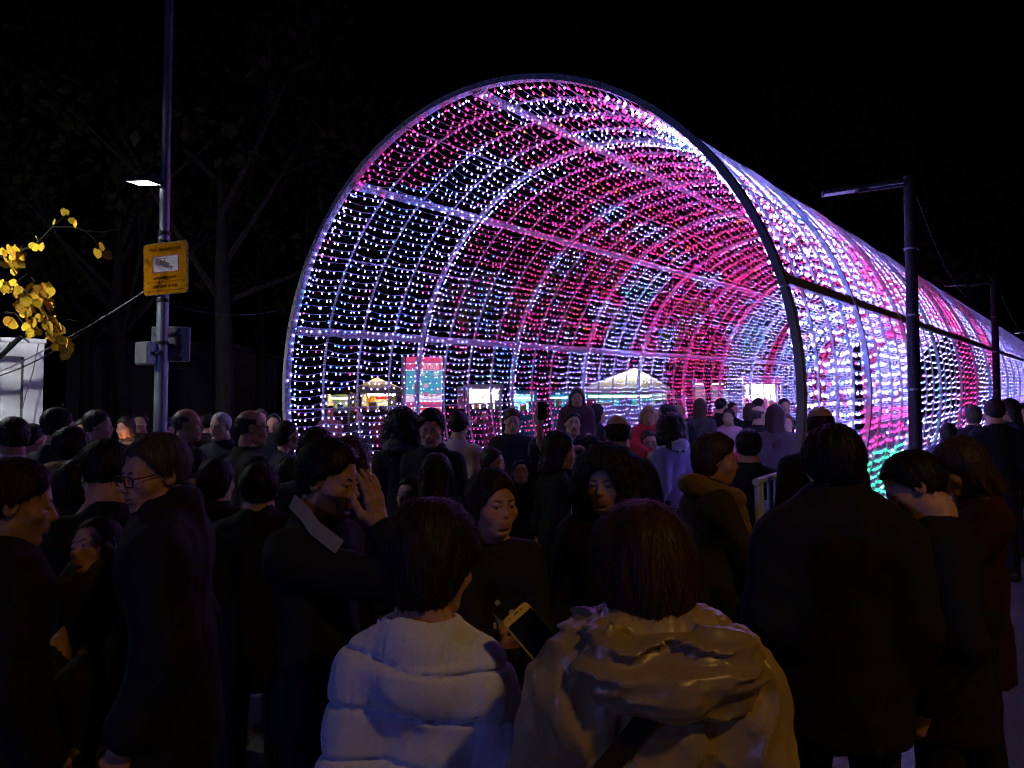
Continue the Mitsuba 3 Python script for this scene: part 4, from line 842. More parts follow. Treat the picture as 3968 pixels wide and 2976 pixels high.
put("arm", tube([[pb[0], pb[1], lp[2] + 0.02], [pb[0] - 0.12, pb[1], lp[2] + 0.10], [lp[0] + 0.02, lp[1], lp[2] + 0.055]], 0.022, 8), "m_galv", t, smooth=40)
lamp_head(t, lp, -68, 6, 0.36, 0.20, LED_LAMP, 1.2)
put("shade", box((lp[0] + 0.185, lp[1] - 0.06, lp[2] - 0.012), (0.008, 0.22, 0.075), rotz(math.radians(22))), "m_dark", t)  # plate added to keep the lamp's glare off the pole
for v in (905, 940, 960, 1165, 1330): 
    z = at(630, v, 8.2)[2]; put("clamp", tube([[pb[0], pb[1], z - 0.018], [pb[0], pb[1], z + 0.018]], 0.068, 20), "m_dark", t, smooth=40)
# video surveillance sign
sc_ = at(640, 1040, 8.06); Rs = rotz(math.radians(-24)) @ rotx(math.radians(2))
t = thing("sign", "yellow orange camera surveillance sign with rounded corners clamped to the lamp pole", "sign")
SW, SH = 0.63, 0.55
def on_sign(m, x, z, y): return xf((np.asarray(m[0]) + [x, y, z], m[1]), Rs, sc_)
put("plate", on_sign(plate(rrect(SW, SH, 0.045), 0.016), 0, 0, 0), "m_paint", t, color=(0.03, 0.03, 0.03))
put("face", on_sign(plate(rrect(SW - 0.014, SH - 0.014, 0.040), 0.003), 0, 0, -0.0032), "m_fabric", t, color=(0.33, 0.125, 0.002))
put("picture_border", on_sign(plate(rrect(0.372, 0.178, 0.004), 0.002), 0.012, 0.046, -0.0055), "m_paint", t, color=(0.16, 0.012, 0.02))
put("picture_panel", on_sign(plate(rrect(0.350, 0.156, 0.004), 0.002), 0.012, 0.046, -0.0080), "m_fabric", t, color=(0.40, 0.36, 0.40))
from shapely import affinity, union_all
cam_s = union_all([affinity.rotate(sbox(-0.085, -0.026, 0.058, 0.030), -20), affinity.rotate(sbox(0.062, -0.056, 0.100, -0.026), -20).buffer(0.003), Polygon([(0.04, -0.02), (0.075, -0.055), (0.06, -0.02)]), sbox(-0.014, 0.02, 0.000, 0.062), sbox(-0.075, 0.060, 0.062, 0.066)])
put("camera_pictogram", cat_([on_sign(plate(g, 0.002), 0.012, 0.043, -0.0105) for g in getattr(cam_s, "geoms", [cam_s])]), "m_paint", t, color=(0.03, 0.008, 0.012))
for s_, hgt, z, mx in (("ZONA VIDEOVIGILADA", 0.030, 0.188, 0.45), ("protecció de dades", 0.026, -0.105, 0.42), ("Ajuntament de Rubí", 0.028, -0.198, 0.42)):
    m = text(s_, hgt, 0.002); k_ = min(1.0, mx / np.ptp(m[0][:, 0])); m = (m[0] * [k_, 1, 1], m[1])
    put("lettering", on_sign(m, 0.005, z, -0.0055), "m_fabric", t, color=(0.11, 0.025, 0.004))
for z, w_ in ((-0.138, 0.52), (-0.232, 0.56)):
    put("ruled_line", on_sign(plate(sbox(-w_/2, -0.004, w_/2, 0.004), 0.002), 0, z, -0.0055), "m_fabric", t, color=(0.17, 0.045, 0.002))
for z in (0.16, -0.16): put("bracket", on_sign(box((0.02, 0.04, z), (0.2, 0.05, 0.025)), 0, 0, 0), "m_galv", t)
for nm, u0, v0, u1, v1, dz, lb, yaw, dep in (("traffic_sign", 592, 1266, 733, 1402, 8.34, "grey back of a square traffic sign on the lamp pole", 8, 0.02), ("junction_box", 532, 1326, 612, 1414, 8.18, "small grey junction box on the left of the lamp pole", -30, 0.14)):
    a, b_ = at(u0, v0, dz), at(u1, v1, dz); c = (a + b_) / 2; w_, h_ = abs(b_[0] - a[0]), abs(a[2] - b_[2]); R = rotz(math.radians(yaw))
    t = thing(nm, lb, "sign" if nm == "traffic_sign" else "junction box")
    put("plate" if nm == "traffic_sign" else "case", xf(box((0, 0, 0), (w_, dep, h_), ch=0.008), R, c), "m_galv", t)
    if nm == "traffic_sign":
        for z in (-0.12, 0.12): put("rib", xf(box((0, -0.022, z), (w_ * 0.92, 0.02, 0.03)), R, c), "m_galv", t)
        put("clamp", xf(box((-0.07, -0.07, -0.02), (0.24, 0.10, 0.03)), R, c), "m_dark", t)
    else:
        put("lid", xf(box((0, -dep / 2 - 0.006, 0), (w_ * 0.88, 0.012, h_ * 0.9), ch=0.004), R, c), "m_galv", t)
        put("bracket", xf(box((w_ / 2 + 0.03, 0.02, 0), (0.09, 0.06, 0.03)), R, c), "m_dark", t)
# street lamps outside the frame, whose light the photograph shows
def off_lamp(label, base, h, head, direction, tilt, L, Wd, emit, weight):
    b = np.array([base[0], base[1], gz(*base)]); t = thing("street_lamp", label, "street lamp"); pole(b, h, 0.07, 0.05, t)
    put("arm", tube([b + [0, 0, h - 0.05], [head[0], head[1], h + b[2]]], 0.025, 8), "m_galv", t, smooth=40)
    lamp_head(t, np.array([head[0], head[1], h + b[2] - 0.03]), direction, tilt, L, Wd, emit, weight)
off_lamp("street lamp with a warm sodium light behind the viewer", (4.3, -2.6), 6.6, (3.6, -2.1), -42, 14, 0.42, 0.70, WARM_LAMP, 2.0)
wl = np.array([3.6, -2.1, 6.6 + gz(4.3, -2.6) - 0.03]); wh = np.array([math.sin(math.radians(-42)), math.cos(math.radians(-42)), 0])
put("visor", box(wl + wh * 0.58 - [0, 0, 0.16], (1.3, 0.01, 0.42), rotz(math.radians(42))), "m_dark", f"street_lamp_{_count['street_lamp'] - 1:03d}")  # unseen plate added to hold the warm light back from the tunnel
off_lamp("street lamp with a cold blue light behind the viewer", (-14.6, -12.5), 6.0, (-14.0, -12.0), 46, 70, 1.3, 0.8, BLUE_LAMP, 2.0)
off_lamp("street lamp with a white light shining on the white booth", (-6.9, 5.6), 4.6, (-6.1, 6.5), -4, 28, 0.46, 0.30, (480, 486, 496), 1.0)
put("visor", box((-5.78, 6.62, 4.6 + gz(-6.9, 5.6) - 0.06), (0.01, 0.95, 0.20)), "m_dark", f"street_lamp_{_count['street_lamp'] - 1:03d}")  # unseen plate added to cut this lamp's light towards the sign pole

def dark_pole(u, v, Y, h, lab, ua, va, ub, vb, lit=None):
    b = at(u, v, Y); b[2] = gz(b[0], b[1]); t = thing("street_lamp", lab, "street lamp")
    put("pole", tube([b, b + [0, 0, 0.9], b + [0, 0, 0.95], b + [0, 0, h]], [0.085, 0.08, 0.068, 0.060], 20), "m_dark", t, smooth=40)
    a, c = at(ua, va, Y), at(ub, vb, Y + 0.25); d = c - a; L_ = np.linalg.norm(d)
    put("arm", bar(a, a + d * 0.55, 0.05, 0.03), "m_dark", t)
    tt, aa, bb = frame(d); m = box((0, 0, 0), (1, 1, 1))
    M = np.stack([tt * L_, aa * 0.16, bb * 0.035]); put("casing", (m[0] @ M + (a + c) / 2 + [0, 0, 0.03], m[1]), "m_dark", t)
    v_ = np.array([[-.5, -.42, -.62], [.5, -.42, -.62], [.5, .42, -.62], [-.5, .42, -.62]])
    for s0, s1 in ((0.02, 0.44), (0.60, 0.98)):
        w_ = v_.copy(); w_[:, 0] = np.where(w_[:, 0] < 0, -0.5 + s0, -0.5 + s1)
        q = (w_ @ M + (a + c) / 2 + [0, 0, 0.03], np.array([[0, 2, 1], [0, 3, 2]]))
        if lit: put("lamp_panel", q, "m_bulb", t, emit=lit, weight=0.1)
        else: put("lamp_panel", q, "m_paint", t, color=(0.62, 0.62, 0.66))
    for z in (0.42, 0.62, 0.80): put("clamp", tube([b + [0, 0, h * z - 0.012], b + [0, 0, h * z + 0.012]], 0.074, 18), "m_galv", t, smooth=40)
    return b
q1 = dark_pole(3545, 1600, 8.5, 4.10, "dark pole with an unlit flat lamp arm in front of the tunnel's right side", 3505, 716, 3185, 762)
q2 = dark_pole(3862, 1500, 15.5, 3.90, "farther dark pole with an unlit flat lamp arm near the right edge", 3842, 1100, 3662, 1112)
q3 = dark_pole(2603, 1500, 27.0, 6.6, "thin pole with a small lit lamp seen through the tunnel net", 2600, 1132, 2512, 1138, (20, 20, 20))
q4 = dark_pole(3990, 1450, 30.0, 4.6, "far pole with a lit lamp at the right edge", 3985, 1288, 3930, 1294, (20, 20, 20))
def cable(label, pts, r=0.006, mat="m_dark"):
    return put("cable", tube(pts, r, 5), mat, label=label, cat="cable", smooth=60)
def sagged(a, b, s, n=14):
    t = np.linspace(0, 1, n)[:, None]; return np.asarray(a) * (1 - t) + np.asarray(b) * t - np.array([0, 0, 1.0]) * 4 * s * t * (1 - t)
cable("sagging cable between the two dark poles on the right", sagged(at(3550, 755, 8.5), at(3850, 1085, 15.5), 0.75))
cable("upper cable running from the sign pole down over the white booth", sagged(at(590, 1108, 8.3), at(-60, 1466, 8.9), 0.06), 0.007, "m_galv")
cable("lower cable looping over the white booth", sagged(at(400, 1225, 8.5), at(-60, 1472, 8.9), 0.10), 0.007)
cable("thin cable from the sign pole across to the tunnel's left leg", sagged(at(648, 1178, 8.2), at(1110, 1195, 10.1), 0.10), 0.005)
cable("thin cable hanging from the second dark pole beyond the right edge", sagged(at(3868, 1110, 15.5), at(4000, 1300, 19), 0.3), 0.006)

# ------------------------------------------------------------------ the white booth at the left edge
t = thing("booth", "white booth with a recessed front panel and black figures at the left edge", "booth")
Rb = rotz(math.radians(33)); bo = at(172, 1330, 9.5); zt = bo[2]; g0 = gz(bo[0] - 1, 9.5); hB = zt - g0
def bx_(x0, x1, z0, z1, y0, y1): return xf(box(((x0 + x1) / 2, (y0 + y1) / 2, (z0 + z1) / 2), (x1 - x0, y1 - y0, z1 - z0)), Rb, (bo[0], bo[1], 0))
WHT = (0.74, 0.74, 0.73)
put("corner_post", bx_(-0.205, 0, g0, zt, 0, 0.12), "m_paint", t, color=WHT); put("corner_post", bx_(-2.6, -2.395, g0, zt, 0, 0.12), "m_paint", t, color=WHT)
put("header", bx_(-2.395, -0.205, zt - 0.175, zt, 0.003, 0.12), "m_paint", t, color=WHT)
put("panel", bx_(-2.36, -0.235, g0 + 0.05, zt - 0.178, 0.085, 0.10), "m_paint", t, color=(0.70, 0.70, 0.70))
put("panel_edge", bx_(-0.232, -0.208, g0 + 0.05, zt - 0.178, 0.04, 0.11), "m_paint", t, color=(0.08, 0.08, 0.085))  # dark strip painted in for the shaded gap beside the panel
put("side_wall", bx_(-0.05, -0.003, g0, zt - 0.003, 0.121, 2.2), "m_paint", t, color=WHT); put("side_wall", bx_(-2.597, -2.55, g0, zt - 0.003, 0.121, 2.2), "m_paint", t, color=WHT)
put("roof", bx_(-2.62, 0.02, zt + 0.001, zt + 0.05, -0.01, 2.22), "m_paint", t, color=WHT)
for u_ in (77, 11): 
    c = at(u_, 1356, 9.5); put("figure", xf(text("4", 0.075, 0.004), Rb, (c[0], bo[1] + (c[0] - bo[0]) * math.tan(math.radians(33)) - 0.006, c[2])), "m_paint", t, color=(0.02, 0.02, 0.02))
t = thing("awning_arm", "black awning arm crossing the top of the white booth", "awning arm")
put("tube", tube([at(-60, 1440, 9.05), at(82, 1304, 8.95)], 0.030, 10), "m_dark", t, smooth=50); put("strut", tube([at(80, 1305, 8.95), at(112, 1324, 9.3)], 0.012, 8), "m_galv", t, smooth=50)
cable("thin wire hanging down the front of the white booth", [at(150, 1330, 9.36), at(128, 1440, 9.33), at(100, 1530, 9.28), at(72, 1640, 9.22)], 0.006, "m_galv")

# ------------------------------------------------------------------ trees
lr = np.random.default_rng(21)
def heart(s):
    a = np.linspace(0, 2 * np.pi, 15)[:-1]
    x = 0.52 * np.sin(a) * (1 - 0.12 * np.cos(a)); z = 0.5 * np.cos(a) - 0.16 * np.exp(-(a - 0) ** 2 / 0.10) - 0.16 * np.exp(-(a - 2 * np.pi) ** 2 / 0.10) - 0.18 * np.exp(-((a - np.pi) / 0.35) ** 2)
    v = np.vstack([[[0, 0.03, 0.05]], np.stack([x, 0.16 * x * x + 0.05 * z * z - 0.04, z], 1)]) * s
    n = len(x); return v, np.array([[0, 1 + i, 1 + (i + 1) % n] for i in range(n)])
ty = thing("yellow_tree", "tree with bright yellow heart shaped leaves overhanging the white booth", "tree")
tb = at(-330, 1600, 8.6); tb[2] = gz(tb[0], tb[1])
put("trunk", tube([tb, tb + [0.03, 0, 1.2], tb + [-0.02, 0, 2.2], tb + [0.1, 0, 3.2], tb + [0.15, 0, 4.4]], [0.14, 0.12, 0.11, 0.08, 0.05], 10), "m_bark", ty, smooth=60)
def branch(pts, r): put("branch", tube([at(*p) for p in pts], np.linspace(r, 0.006, len(pts)), 6), "m_bark", ty, smooth=60)
branch([(-300, 1250, 8.5), (-120, 1120, 8.2), (40, 1100, 8.0), (150, 1150, 7.9), (200, 1240, 7.8), (262, 1360, 7.8)], 0.04)
branch([(-280, 1150, 8.5), (-100, 1010, 8.1), (40, 990, 8.0), (140, 950, 7.9), (215, 870, 7.9), (262, 830, 7.9)], 0.03)
branch([(200, 880, 7.9), (290, 880, 7.8), (330, 895, 7.8), (400, 900, 7.8), (460, 890, 7.8)], 0.010)
branch([(330, 895, 7.8), (370, 930, 7.8), (385, 975, 7.8)], 0.007); branch([(60, 1100, 8), (110, 1060, 8), (150, 1110, 7.9)], 0.012)
branch([(150, 1190, 7.9), (240, 1235, 7.9), (300, 1245, 7.9)], 0.012); branch([(20, 1210, 8.0), (60, 1215, 7.9), (120, 1290, 7.9)], 0.012)
CL = [((0, 962), (85, 1052), 20), ((0, 1092), (62, 1130), 9), ((62, 1108), (196, 1178), 34), ((62, 1165), (130, 1215), 11), ((150, 1160), (198, 1240), 12), ((98, 1238), (150, 1300), 11), ((150, 1230), (208, 1265), 9), ((20, 1230), (70, 1265), 5), ((185, 1260), (240, 1310), 14), ((208, 1300), (262, 1345), 10), ((240, 1335), (272, 1378), 6)]
pts = [(lr.uniform(a[0], b[0]), lr.uniform(a[1], b[1])) for a, b, n in CL for _ in range(int(n * 1.5))] + [(252, 820), (209, 861), (278, 853), (292, 866), (141, 921), (128, 950), (138, 958), (161, 957), (393, 955), (378, 978), (420, 990)]
for k, (u_, v_) in enumerate(pts):
    s_ = lr.uniform(0.075, 0.105); R = rotz(lr.normal(-0.35, 0.55)) @ rotx(lr.normal(0.25, 0.45)) @ roty(lr.normal(0, 0.7))
    c_, lm = ((0.66, 0.42, 0.03), lr.uniform(0.75, 1.1)) if lr.random() < 0.8 else ((0.42, 0.20, 0.02), 1.0)
    hv, hf = heart(s_); put("leaf", xf((hv, hf), R, at(u_, v_, lr.uniform(7.6, 8.2))), "m_leaf", ty, smooth=True, color=c_, mul=lm)
def leaves(n, blobs, size, cols):
    P = []
    w = np.array([b[3] ** 2 for b in blobs]); pick = lr.choice(len(blobs), n, p=w / w.sum())
    for i in range(n):
        x, y, z, r = blobs[pick[i]]; d = lr.normal(0, 1, 3); d /= np.linalg.norm(d); P.append(np.array([x, y, z]) + d * r * np.array([1, 1, 0.8]) * lr.random() ** 0.4)
    P = np.array(P); a, b = lr.normal(0, 1, (n, 3)), lr.normal(0, 1, (n, 3)); a /= np.linalg.norm(a, axis=1, keepdims=True); b -= (a * b).sum(1, keepdims=True) * a; b /= np.linalg.norm(b, axis=1, keepdims=True)
    s = size * lr.uniform(0.6, 1.25, (n, 1))
    v = np.stack([P - a * s, P + b * s * 0.55, P + a * s, P - b * s * 0.55], 1).reshape(-1, 3)
    f = (np.array([[0, 1, 2], [0, 2, 3]])[None] + 4 * np.arange(n)[:, None, None]).reshape(-1, 3)
    c = np.stack([lr.random(n), lr.uniform(0.6, 1.3, n)], 1); return (v, f), np.repeat(c, 4, 0)
DG = [(0.013, 0.016, 0.007), (0.022, 0.020, 0.010)]; YL = [(0.42, 0.27, 0.04), (0.16, 0.13, 0.03)]
def tree(u, Y, h, label, r=0.16, crown=None, n=2600, size=0.13, cols=DG, bare=False, group=None):
    b = at(u, 1600, Y); b[2] = gz(b[0], b[1]); t = thing("tree", label, "tree", group)
    top = b + [lr.normal(0, 0.2), lr.normal(0, 0.2), h * 0.62]
    put("trunk", tube([b - [0, 0, 0.05], b + [lr.normal(0, .05), 0, h * 0.2], b + [lr.normal(0, .1), 0, h * 0.42], top], [r * 1.25, r, r * 0.75, r * 0.10], 10), "m_bark", t, smooth=60)
    L_, blobs = [], []
    for k in range(7):
        a = k * 2.4 + lr.random(); o = np.array([math.cos(a), math.sin(a), 0]) * h * lr.uniform(0.14, 0.26); z0 = b + (top - b) * lr.uniform(0.5, 1.0); e = z0 + o + [0, 0, h * lr.uniform(0.10, 0.34)]
        L_.append(tube([z0, z0 + (e - z0) * 0.5 + [0, 0, -0.1], e], [r * 0.4, r * 0.25, r * 0.08], 6)); blobs.append((*e, h * lr.uniform(0.09, 0.17)))
        for q in range(3):
            e2 = e + lr.normal(0, 0.1 * h, 3) * [1, 1, 0.7]; L_.append(tube([z0 + (e - z0) * 0.6, e2], [r * 0.16, 0.01], 5)); blobs.append((*e2, h * lr.uniform(0.06, 0.12)))
    put("limbs", cat_(L_), "m_bark", t, smooth=60)
    m, c = leaves(n, blobs, size, cols); put("crown", m, "m_leaf", t, color=cols[0], color2=cols[-1], blend=c[:, 0], mul=c[:, 1])
for u_, Y_, h_, lb in ((475, 15.0, 9.0, "dark tree with a straight trunk above the lit face"), (430, 18.0, 9.5, "thin trunked dark tree behind the white booth"), (865, 13.0, 9.5, "dark tree between the sign pole and the tunnel"), (330, 21.0, 11, "tall dark tree beyond the white booth"), (1010, 24.0, 13.0, "tall dark tree just left of the tunnel"),
                       (2000, 44.0, 22.0, "tall dark tree rising behind the top of the tunnel"), (2750, 42.0, 20.0, "dark tree above the tunnel's right shoulder"), (3330, 33.0, 14.5, "dark tree behind the first dark pole"), (3760, 30.0, 12.0, "dark tree between the two dark poles")):
    tree(u_, Y_, h_, lb, n=2200 if Y_ < 22 else 3600, size=0.12 if Y_ < 22 else 0.20)
tree(2100, 19.0, 7.5, "tree with a thick red lit trunk and some yellow leaves left of the cream tent", r=0.17, n=700, size=0.11, cols=YL)
tree(2745, 33.0, 6.0, "small yellow tree behind the tunnel net", r=0.12, n=1800, size=0.14, cols=YL)
tree(1960, 23.0, 6.6, "thin tree with pale leaves behind the tunnel net", r=0.08, n=420, size=0.12, cols=[(0.4, 0.38, 0.33), (0.3, 0.26, 0.16)])
tree(1240, 20.0, 6.0, "thin dark tree in front of the yellow posters", r=0.08, n=500, size=0.10)

# ------------------------------------------------------------------ building behind the sign pole
t = thing("building", "low pale building with a dark doorway behind the sign pole", "building")
a_, b__ = at(260, 1345, 25.0), at(870, 1345, 25.0); zg = gz(a_[0] + 2, 25.0) - 0.3; zt2 = a_[2]
d0, d1, dt = at(652, 1440, 25)[0], at(716, 1440, 25)[0], at(680, 1432, 25)[2]
def wallbox(x0, x1, z0, z1, y0=25.0, y1=25.3): return box(((x0 + x1) / 2, (y0 + y1) / 2, (z0 + z1) / 2), (x1 - x0, y1 - y0, z1 - z0))
put("wall", cat_([wallbox(a_[0], d0, zg, zt2), wallbox(d1, b__[0], zg, zt2), wallbox(d0, d1, dt, zt2, 25.003, 25.297)]), "m_wall", t)
put("door", wallbox(d0 + .02, d1 - .02, zg, dt - .02, 25.16, 25.2), "m_dark", t); put("door_frame", cat_([wallbox(d0 - .1, d0 - .001, zg, dt + .1, 24.94, 24.999), wallbox(d1 + .001, d1 + .1, zg, dt + .1, 24.94, 24.999), wallbox(d0, d1, dt + .001, dt + .1, 24.943, 24.999)]), "m_wall", t)
put("roof", wallbox(a_[0] - .2, b__[0] + .2, zt2 + .001, zt2 + .15, 24.8, 31), "m_wall", t); put("side_wall", box((a_[0] + .15, 28, (zg + zt2) / 2), (.3, 5.3, zt2 - zg)), "m_wall", t); put("side_wall", box((b__[0] - .15, 28, (zg + zt2) / 2), (.3, 5.3, zt2 - zg)), "m_wall", t)

# ------------------------------------------------------------------ market stalls behind the tunnel
def pane(u0, v0, u1, v1, Y, dep=0.03):
    a, b = at(u0, v0, Y), at(u1, v1, Y); return box(((a[0] + b[0]) / 2, Y + dep / 2, (a[2] + b[2]) / 2), (abs(b[0] - a[0]), dep, abs(a[2] - b[2])))
def stall(label, u0, u1, v_eave, v_counter, Y, depth, wall, front, emit, fabric=None, v_apex=None, goods=(), back=None, cat="market stall", fascia=20):
    t = thing("market_stall", label, cat); a, b = at(u0, v_eave, Y), at(u1, v_counter, Y); x0, x1, ze, zc = a[0], b[0], a[2], b[2]; g = min(gz(x0, Y), gz(x1, Y + depth)) - 0.05
    for x in (x0, x1):
        for y in (Y, Y + depth): put("post", box((x, y, (ze + g) / 2), (0.06, 0.06, ze - g)), "m_frame", t)
    put("counter", box(((x0 + x1) / 2, Y + 0.22, (zc + g) / 2), (x1 - x0 - 0.07, 0.40, zc - g)), "m_fabric", t, color=front)
    put("back_wall", box(((x0 + x1) / 2, Y + depth - 0.05, (ze + g) / 2), (x1 - x0 - 0.07, 0.03, ze - g - 0.02)), "m_fabric", t, color=back or wall)
    for x in (x0, x1): put("side_wall", box((x + (0.045 if x == x0 else -0.045), Y + depth / 2 + 0.2, (ze + g) / 2), (0.02, depth - 0.5, ze - g - 0.02)), "m_fabric", t, color=wall)
    hf = fascia / F * Y; put("fascia", box(((x0 + x1) / 2, Y - 0.045, ze - hf / 2), (x1 - x0 + 0.06, 0.02, hf)), "m_fabric", t, color=fabric or wall)
    if v_apex:
        ua = (u0 + u1) / 2 if np.ndim(v_apex) == 0 else v_apex[0]; pa = at(ua, v_apex if np.ndim(v_apex) == 0 else v_apex[1], Y + depth / 2); za = pa[2]; o = 0.12; c = np.array([[x0 - o, Y - o, ze + .01], [x1 + o, Y - o, ze + .01], [x1 + o, Y + depth + o, ze + .01], [x0 - o, Y + depth + o, ze + .01], [pa[0], Y + depth / 2, za]])
        put("roof", (c, np.array([[0, 1, 4], [1, 2, 4], [2, 3, 4], [3, 0, 4]])), "m_tent", t, color=fabric or wall)
    else: put("roof", box(((x0 + x1) / 2, Y + depth / 2, ze + 0.03), (x1 - x0 + 0.16, depth + 0.16, 0.05)), "m_fabric", t, color=fabric or wall)
    if emit: 
        xm, w_ = (x0 + x1) / 2, (x1 - x0) * 0.36
        put("hanging_lamp", box((xm, Y + depth * 0.45, ze - 0.16), (2 * w_, depth * 0.18, 0.05)), "m_bulb", t, emit=emit, weight=0.25)
    for k in range(goods or 0):
        x = x0 + (k + 0.5) / goods * (x1 - x0) ; hh = lr.uniform(0.12, 0.3); put("goods", box((x, Y + 0.22, zc + hh / 2 + 0.002), ((x1 - x0) / goods * 0.7, 0.25, hh), ch=0.015), "m_fabric", t, color=[(0.6, 0.1, 0.1), (0.7, 0.6, 0.2), (0.2, 0.4, 0.6), (0.7, 0.7, 0.7), (0.3, 0.5, 0.3)][k % 5])
    return t
def poster(label, u0, v0, u1, v1, Y, base, shapes, group=None):
    t = thing("poster", label, "poster", group); put("sheet", pane(u0, v0, u1, v1, Y, 0.012), "m_fabric", t, color=base)
    for (a0, b0, a1, b1, c) in shapes: put("print", pane(u0 + (u1 - u0) * a0, v0 + (v1 - v0) * b0, u0 + (u1 - u0) * a1, v0 + (v1 - v0) * b1, Y - 0.004, 0.003), "m_fabric", t, color=c)
LAMP_Y = (26, 21, 13)
stall("low cream gazebo with orange and green panels seen through the left of the net", 1385, 1535, 1506, 1592, 25.0, 2.2, (0.35, 0.30, 0.22), (0.15, 0.10, 0.10), (16, 13, 8), fabric=(0.55, 0.48, 0.36), v_apex=1462, goods=4)
stall("stall with yellow and green panels and a dark roof at the left of the net", 1248, 1352, 1520, 1596, 24.0, 1.8, (0.32, 0.30, 0.18), (0.12, 0.05, 0.08), (16, 14, 8), fabric=(0.10, 0.09, 0.08), goods=4, fascia=8)
poster("yellow and green poster in the stall at the left of the net", 1258, 1528, 1348, 1586, 25.5, (0.36, 0.44, 0.32), [(0.0, 0.0, 0.28, 1.0, (0.55, 0.42, 0.06)), (0.1, 0.15, 0.2, 0.4, (0.2, 0.5, 0.45)), (0.42, 0.16, 0.78, 0.34, (0.5, 0.05, 0.05)), (0.4, 0.42, 0.62, 0.66, (0.2, 0.45, 0.36)), (0.55, 0.72, 0.8, 0.95, (0.7, 0.68, 0.6))])
poster("orange and pale green poster in the cream gazebo", 1420, 1526, 1508, 1584, 26.6, (0.46, 0.52, 0.38), [(0.0, 0.0, 0.35, 0.8, (0.6, 0.25, 0.03)), (0.0, 0.0, 1.0, 0.16, (0.6, 0.42, 0.05)), (0.42, 0.2, 0.92, 0.36, (0.5, 0.03, 0.06)), (0.25, 0.55, 0.42, 0.75, (0.15, 0.13, 0.2))])
# the tall printed banner
t = thing("banner", "tall pink and turquoise printed banner with added glow behind the net", "banner"); BY = 20.0
lit = lambda c: dict(emit=[0.9 * x for x in c], weight=0.01)             # glow added so the sheet and its print read as lit
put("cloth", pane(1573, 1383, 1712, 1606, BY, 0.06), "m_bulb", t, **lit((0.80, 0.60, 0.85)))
put("post", tube([at(1562, 1380, BY), [at(1562, 1380, BY)[0], BY, gz(-2.8, BY)]], 0.05, 10), "m_frame", t, smooth=50); put("post", tube([at(1722, 1380, BY), [at(1722, 1380, BY)[0], BY, gz(-1.8, BY)]], 0.02, 8), "m_frame", t, smooth=50)
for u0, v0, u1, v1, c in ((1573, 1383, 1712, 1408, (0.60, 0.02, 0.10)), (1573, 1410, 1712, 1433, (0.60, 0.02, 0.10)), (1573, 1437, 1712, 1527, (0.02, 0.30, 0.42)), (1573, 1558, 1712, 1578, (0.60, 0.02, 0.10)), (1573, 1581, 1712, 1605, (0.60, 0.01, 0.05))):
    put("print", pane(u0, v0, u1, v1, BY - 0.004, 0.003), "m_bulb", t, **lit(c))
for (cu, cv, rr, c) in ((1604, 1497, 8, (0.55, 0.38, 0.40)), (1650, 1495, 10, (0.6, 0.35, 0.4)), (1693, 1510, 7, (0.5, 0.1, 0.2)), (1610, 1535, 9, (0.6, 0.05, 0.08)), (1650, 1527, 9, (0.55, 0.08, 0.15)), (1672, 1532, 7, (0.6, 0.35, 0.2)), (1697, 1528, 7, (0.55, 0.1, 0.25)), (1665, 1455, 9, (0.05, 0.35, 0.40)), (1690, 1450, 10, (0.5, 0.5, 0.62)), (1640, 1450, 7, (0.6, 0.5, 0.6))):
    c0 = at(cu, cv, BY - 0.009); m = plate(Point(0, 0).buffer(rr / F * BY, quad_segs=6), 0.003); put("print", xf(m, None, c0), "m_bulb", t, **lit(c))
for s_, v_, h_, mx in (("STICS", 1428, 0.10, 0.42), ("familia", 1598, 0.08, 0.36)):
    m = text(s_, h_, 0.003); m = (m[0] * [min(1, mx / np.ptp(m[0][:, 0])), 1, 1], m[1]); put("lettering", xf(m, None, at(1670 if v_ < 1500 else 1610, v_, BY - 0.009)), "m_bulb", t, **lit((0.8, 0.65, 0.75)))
stall("small white stall brightly lit inside, behind the second hoop", 1806, 1940, 1497, 1584, 22.0, 1.6, (0.75, 0.73, 0.66), (0.12, 0.11, 0.12), (30, 29, 25), fabric=(0.42, 0.42, 0.44), goods=5, fascia=10)
poster("narrow pale lit panel left of the bright white stall", 1772, 1498, 1798, 1584, 22.0, (0.7, 0.68, 0.6), [(0.2, 0.2, 0.8, 0.5, (0.5, 0.2, 0.2)), (0.2, 0.6, 0.8, 0.9, (0.4, 0.4, 0.4))])
stall("turquoise stall with a bright window left of the red lit trunk", 1978, 2078, 1520, 1590, 24.0, 1.5, (0.06, 0.42, 0.48), (0.05, 0.30, 0.34), (18, 24, 25), fabric=(0.06, 0.42, 0.48), back=(0.7, 0.75, 0.75), goods=3, fascia=8)
stall("turquoise stall right of the red lit trunk", 2122, 2212, 1520, 1575, 24.5, 1.5, (0.06, 0.42, 0.48), (0.05, 0.34, 0.40), (14, 18, 19), fabric=(0.06, 0.42, 0.48), goods=3, fascia=10)
stall("large cream tent with a turquoise band behind the net", 2252, 2600, 1512, 1572, 27.0, 3.6, (0.35, 0.45, 0.5), (0.55, 0.48, 0.66), (19, 18, 14), fabric=(0.66, 0.58, 0.44), v_apex=(2462, 1425), goods=5, back=(0.05, 0.38, 0.45), fascia=12)
stall("grey canopied stall far back below the yellow tree", 2690, 2850, 1470, 1575, 36.0, 2.4, (0.36, 0.38, 0.42), (0.3, 0.33, 0.36), (8, 8, 9), goods=5, fascia=16)
stall("very bright white and pink stall near the tunnel's right leg", 2885, 3030, 1462, 1572, 30.0, 2.0, (0.78, 0.74, 0.74), (0.6, 0.5, 0.55), (95, 88, 88), fabric=(0.62, 0.25, 0.42), goods=6, fascia=26)

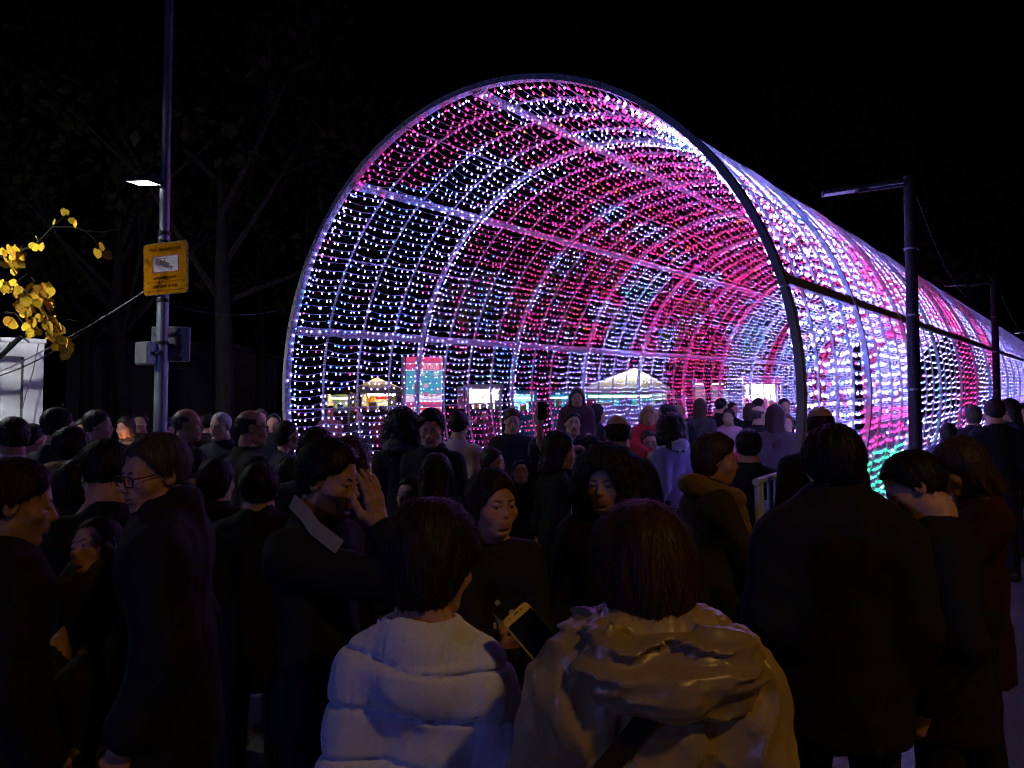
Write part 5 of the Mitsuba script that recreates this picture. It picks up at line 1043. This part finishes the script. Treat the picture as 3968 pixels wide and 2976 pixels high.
# ------------------------------------------------------------------ crowd barrier, phones, straps
t = thing("crowd_barrier", "short end of a galvanised crowd barrier lit violet between the crowd", "crowd barrier")
BYD = 4.4; A0, A1 = at(2928, 1868, BYD), at(3060, 1826, BYD + 0.9)
gb = gz(A0[0], A0[1]); put("top_rail", tube([A0, A1], 0.021, 12), "m_frame", t, smooth=50)
for k, s in enumerate((0.16, 0.34, 0.52, 0.70, 0.88)):
    p = A0 + (A1 - A0) * s; put("bar", tube([p - [0, 0, 0.02], [p[0], p[1], gb + 0.22]], 0.011, 8), "m_frame", t, smooth=50)
put("bottom_rail", tube([[A0[0], A0[1], gb + 0.21], [A1[0], A1[1], gb + 0.21]], 0.019, 10), "m_frame", t, smooth=50)
for s in (0.05, 0.95): 
    p = A0 + (A1 - A0) * s; put("leg", tube([p - [0, 0, 0.02], [p[0], p[1], gb + 0.03]], 0.019, 10), "m_frame", t, smooth=50); put("foot", bar([p[0] - 0.25, p[1] - 0.05, gb + 0.02], [p[0] + 0.25, p[1] + 0.05, gb + 0.02], 0.05, 0.035), "m_frame", t)
j = at(2968, 1960, 4.75); put("coupling", cat_([tube([j + [0, 0, 0.03], j - [0, 0, 0.06]], 0.026, 10), tube([j - [0.02, 0, 0.02], j - [0.05, 0, 0.07]], 0.012, 8)]), "m_frame", t, smooth=50)
def phone(label, c, R, scr, edge, emit=None, w=0.072, h=0.150):
    t = thing("phone", label, "phone"); put("case", xf(plate(rrect(w, h, 0.012), 0.008), R, c), "m_paint", t, color=edge)
    s = xf(plate(rrect(w * 0.93, h * 0.80, 0.003), 0.0015), R, np.asarray(c) + np.asarray(R) @ np.array([0, -0.0017, -0.03 * h]))
    if emit: put("screen", s, "m_bulb", t, emit=emit, weight=0.3)
    else: put("screen", s, "m_glass", t)
    put("earpiece", xf(cat_([box((0.0 + x, -0.001, h * 0.45), (0.012 if x == 0 else 0.003, 0.002, 0.003)) for x in (0, 0.015, -0.02)]), R, c), "m_dark", t)
    return t
# gold phone between the two women: its lower end is held by the woman in bronze
pc = at(2078, 2468, 1.73)
Rp = rotz(math.radians(8)) @ rotx(math.radians(-30)) @ roty(math.radians(-38))
phone("gold phone with a dark screen held between the two women", pc, Rp, None, (0.62, 0.42, 0.05), w=0.074, h=0.150)
ph = LM["person_017"] if False else None
phone("phone held up high against the red lights", at(2102, 1592, 6.17), rotz(math.radians(8)), None, (0.02, 0.02, 0.02))
jl = at(493, 1745, 8.28); phone("unseen glowing phone added below the warm lit face", jl, rotz(math.radians(180)) @ rotx(math.radians(-35)), None, (0.02, 0.02, 0.02), emit=(26, 13, 5.5), w=0.085, h=0.16)  # phone added as a source for the warm light on the face
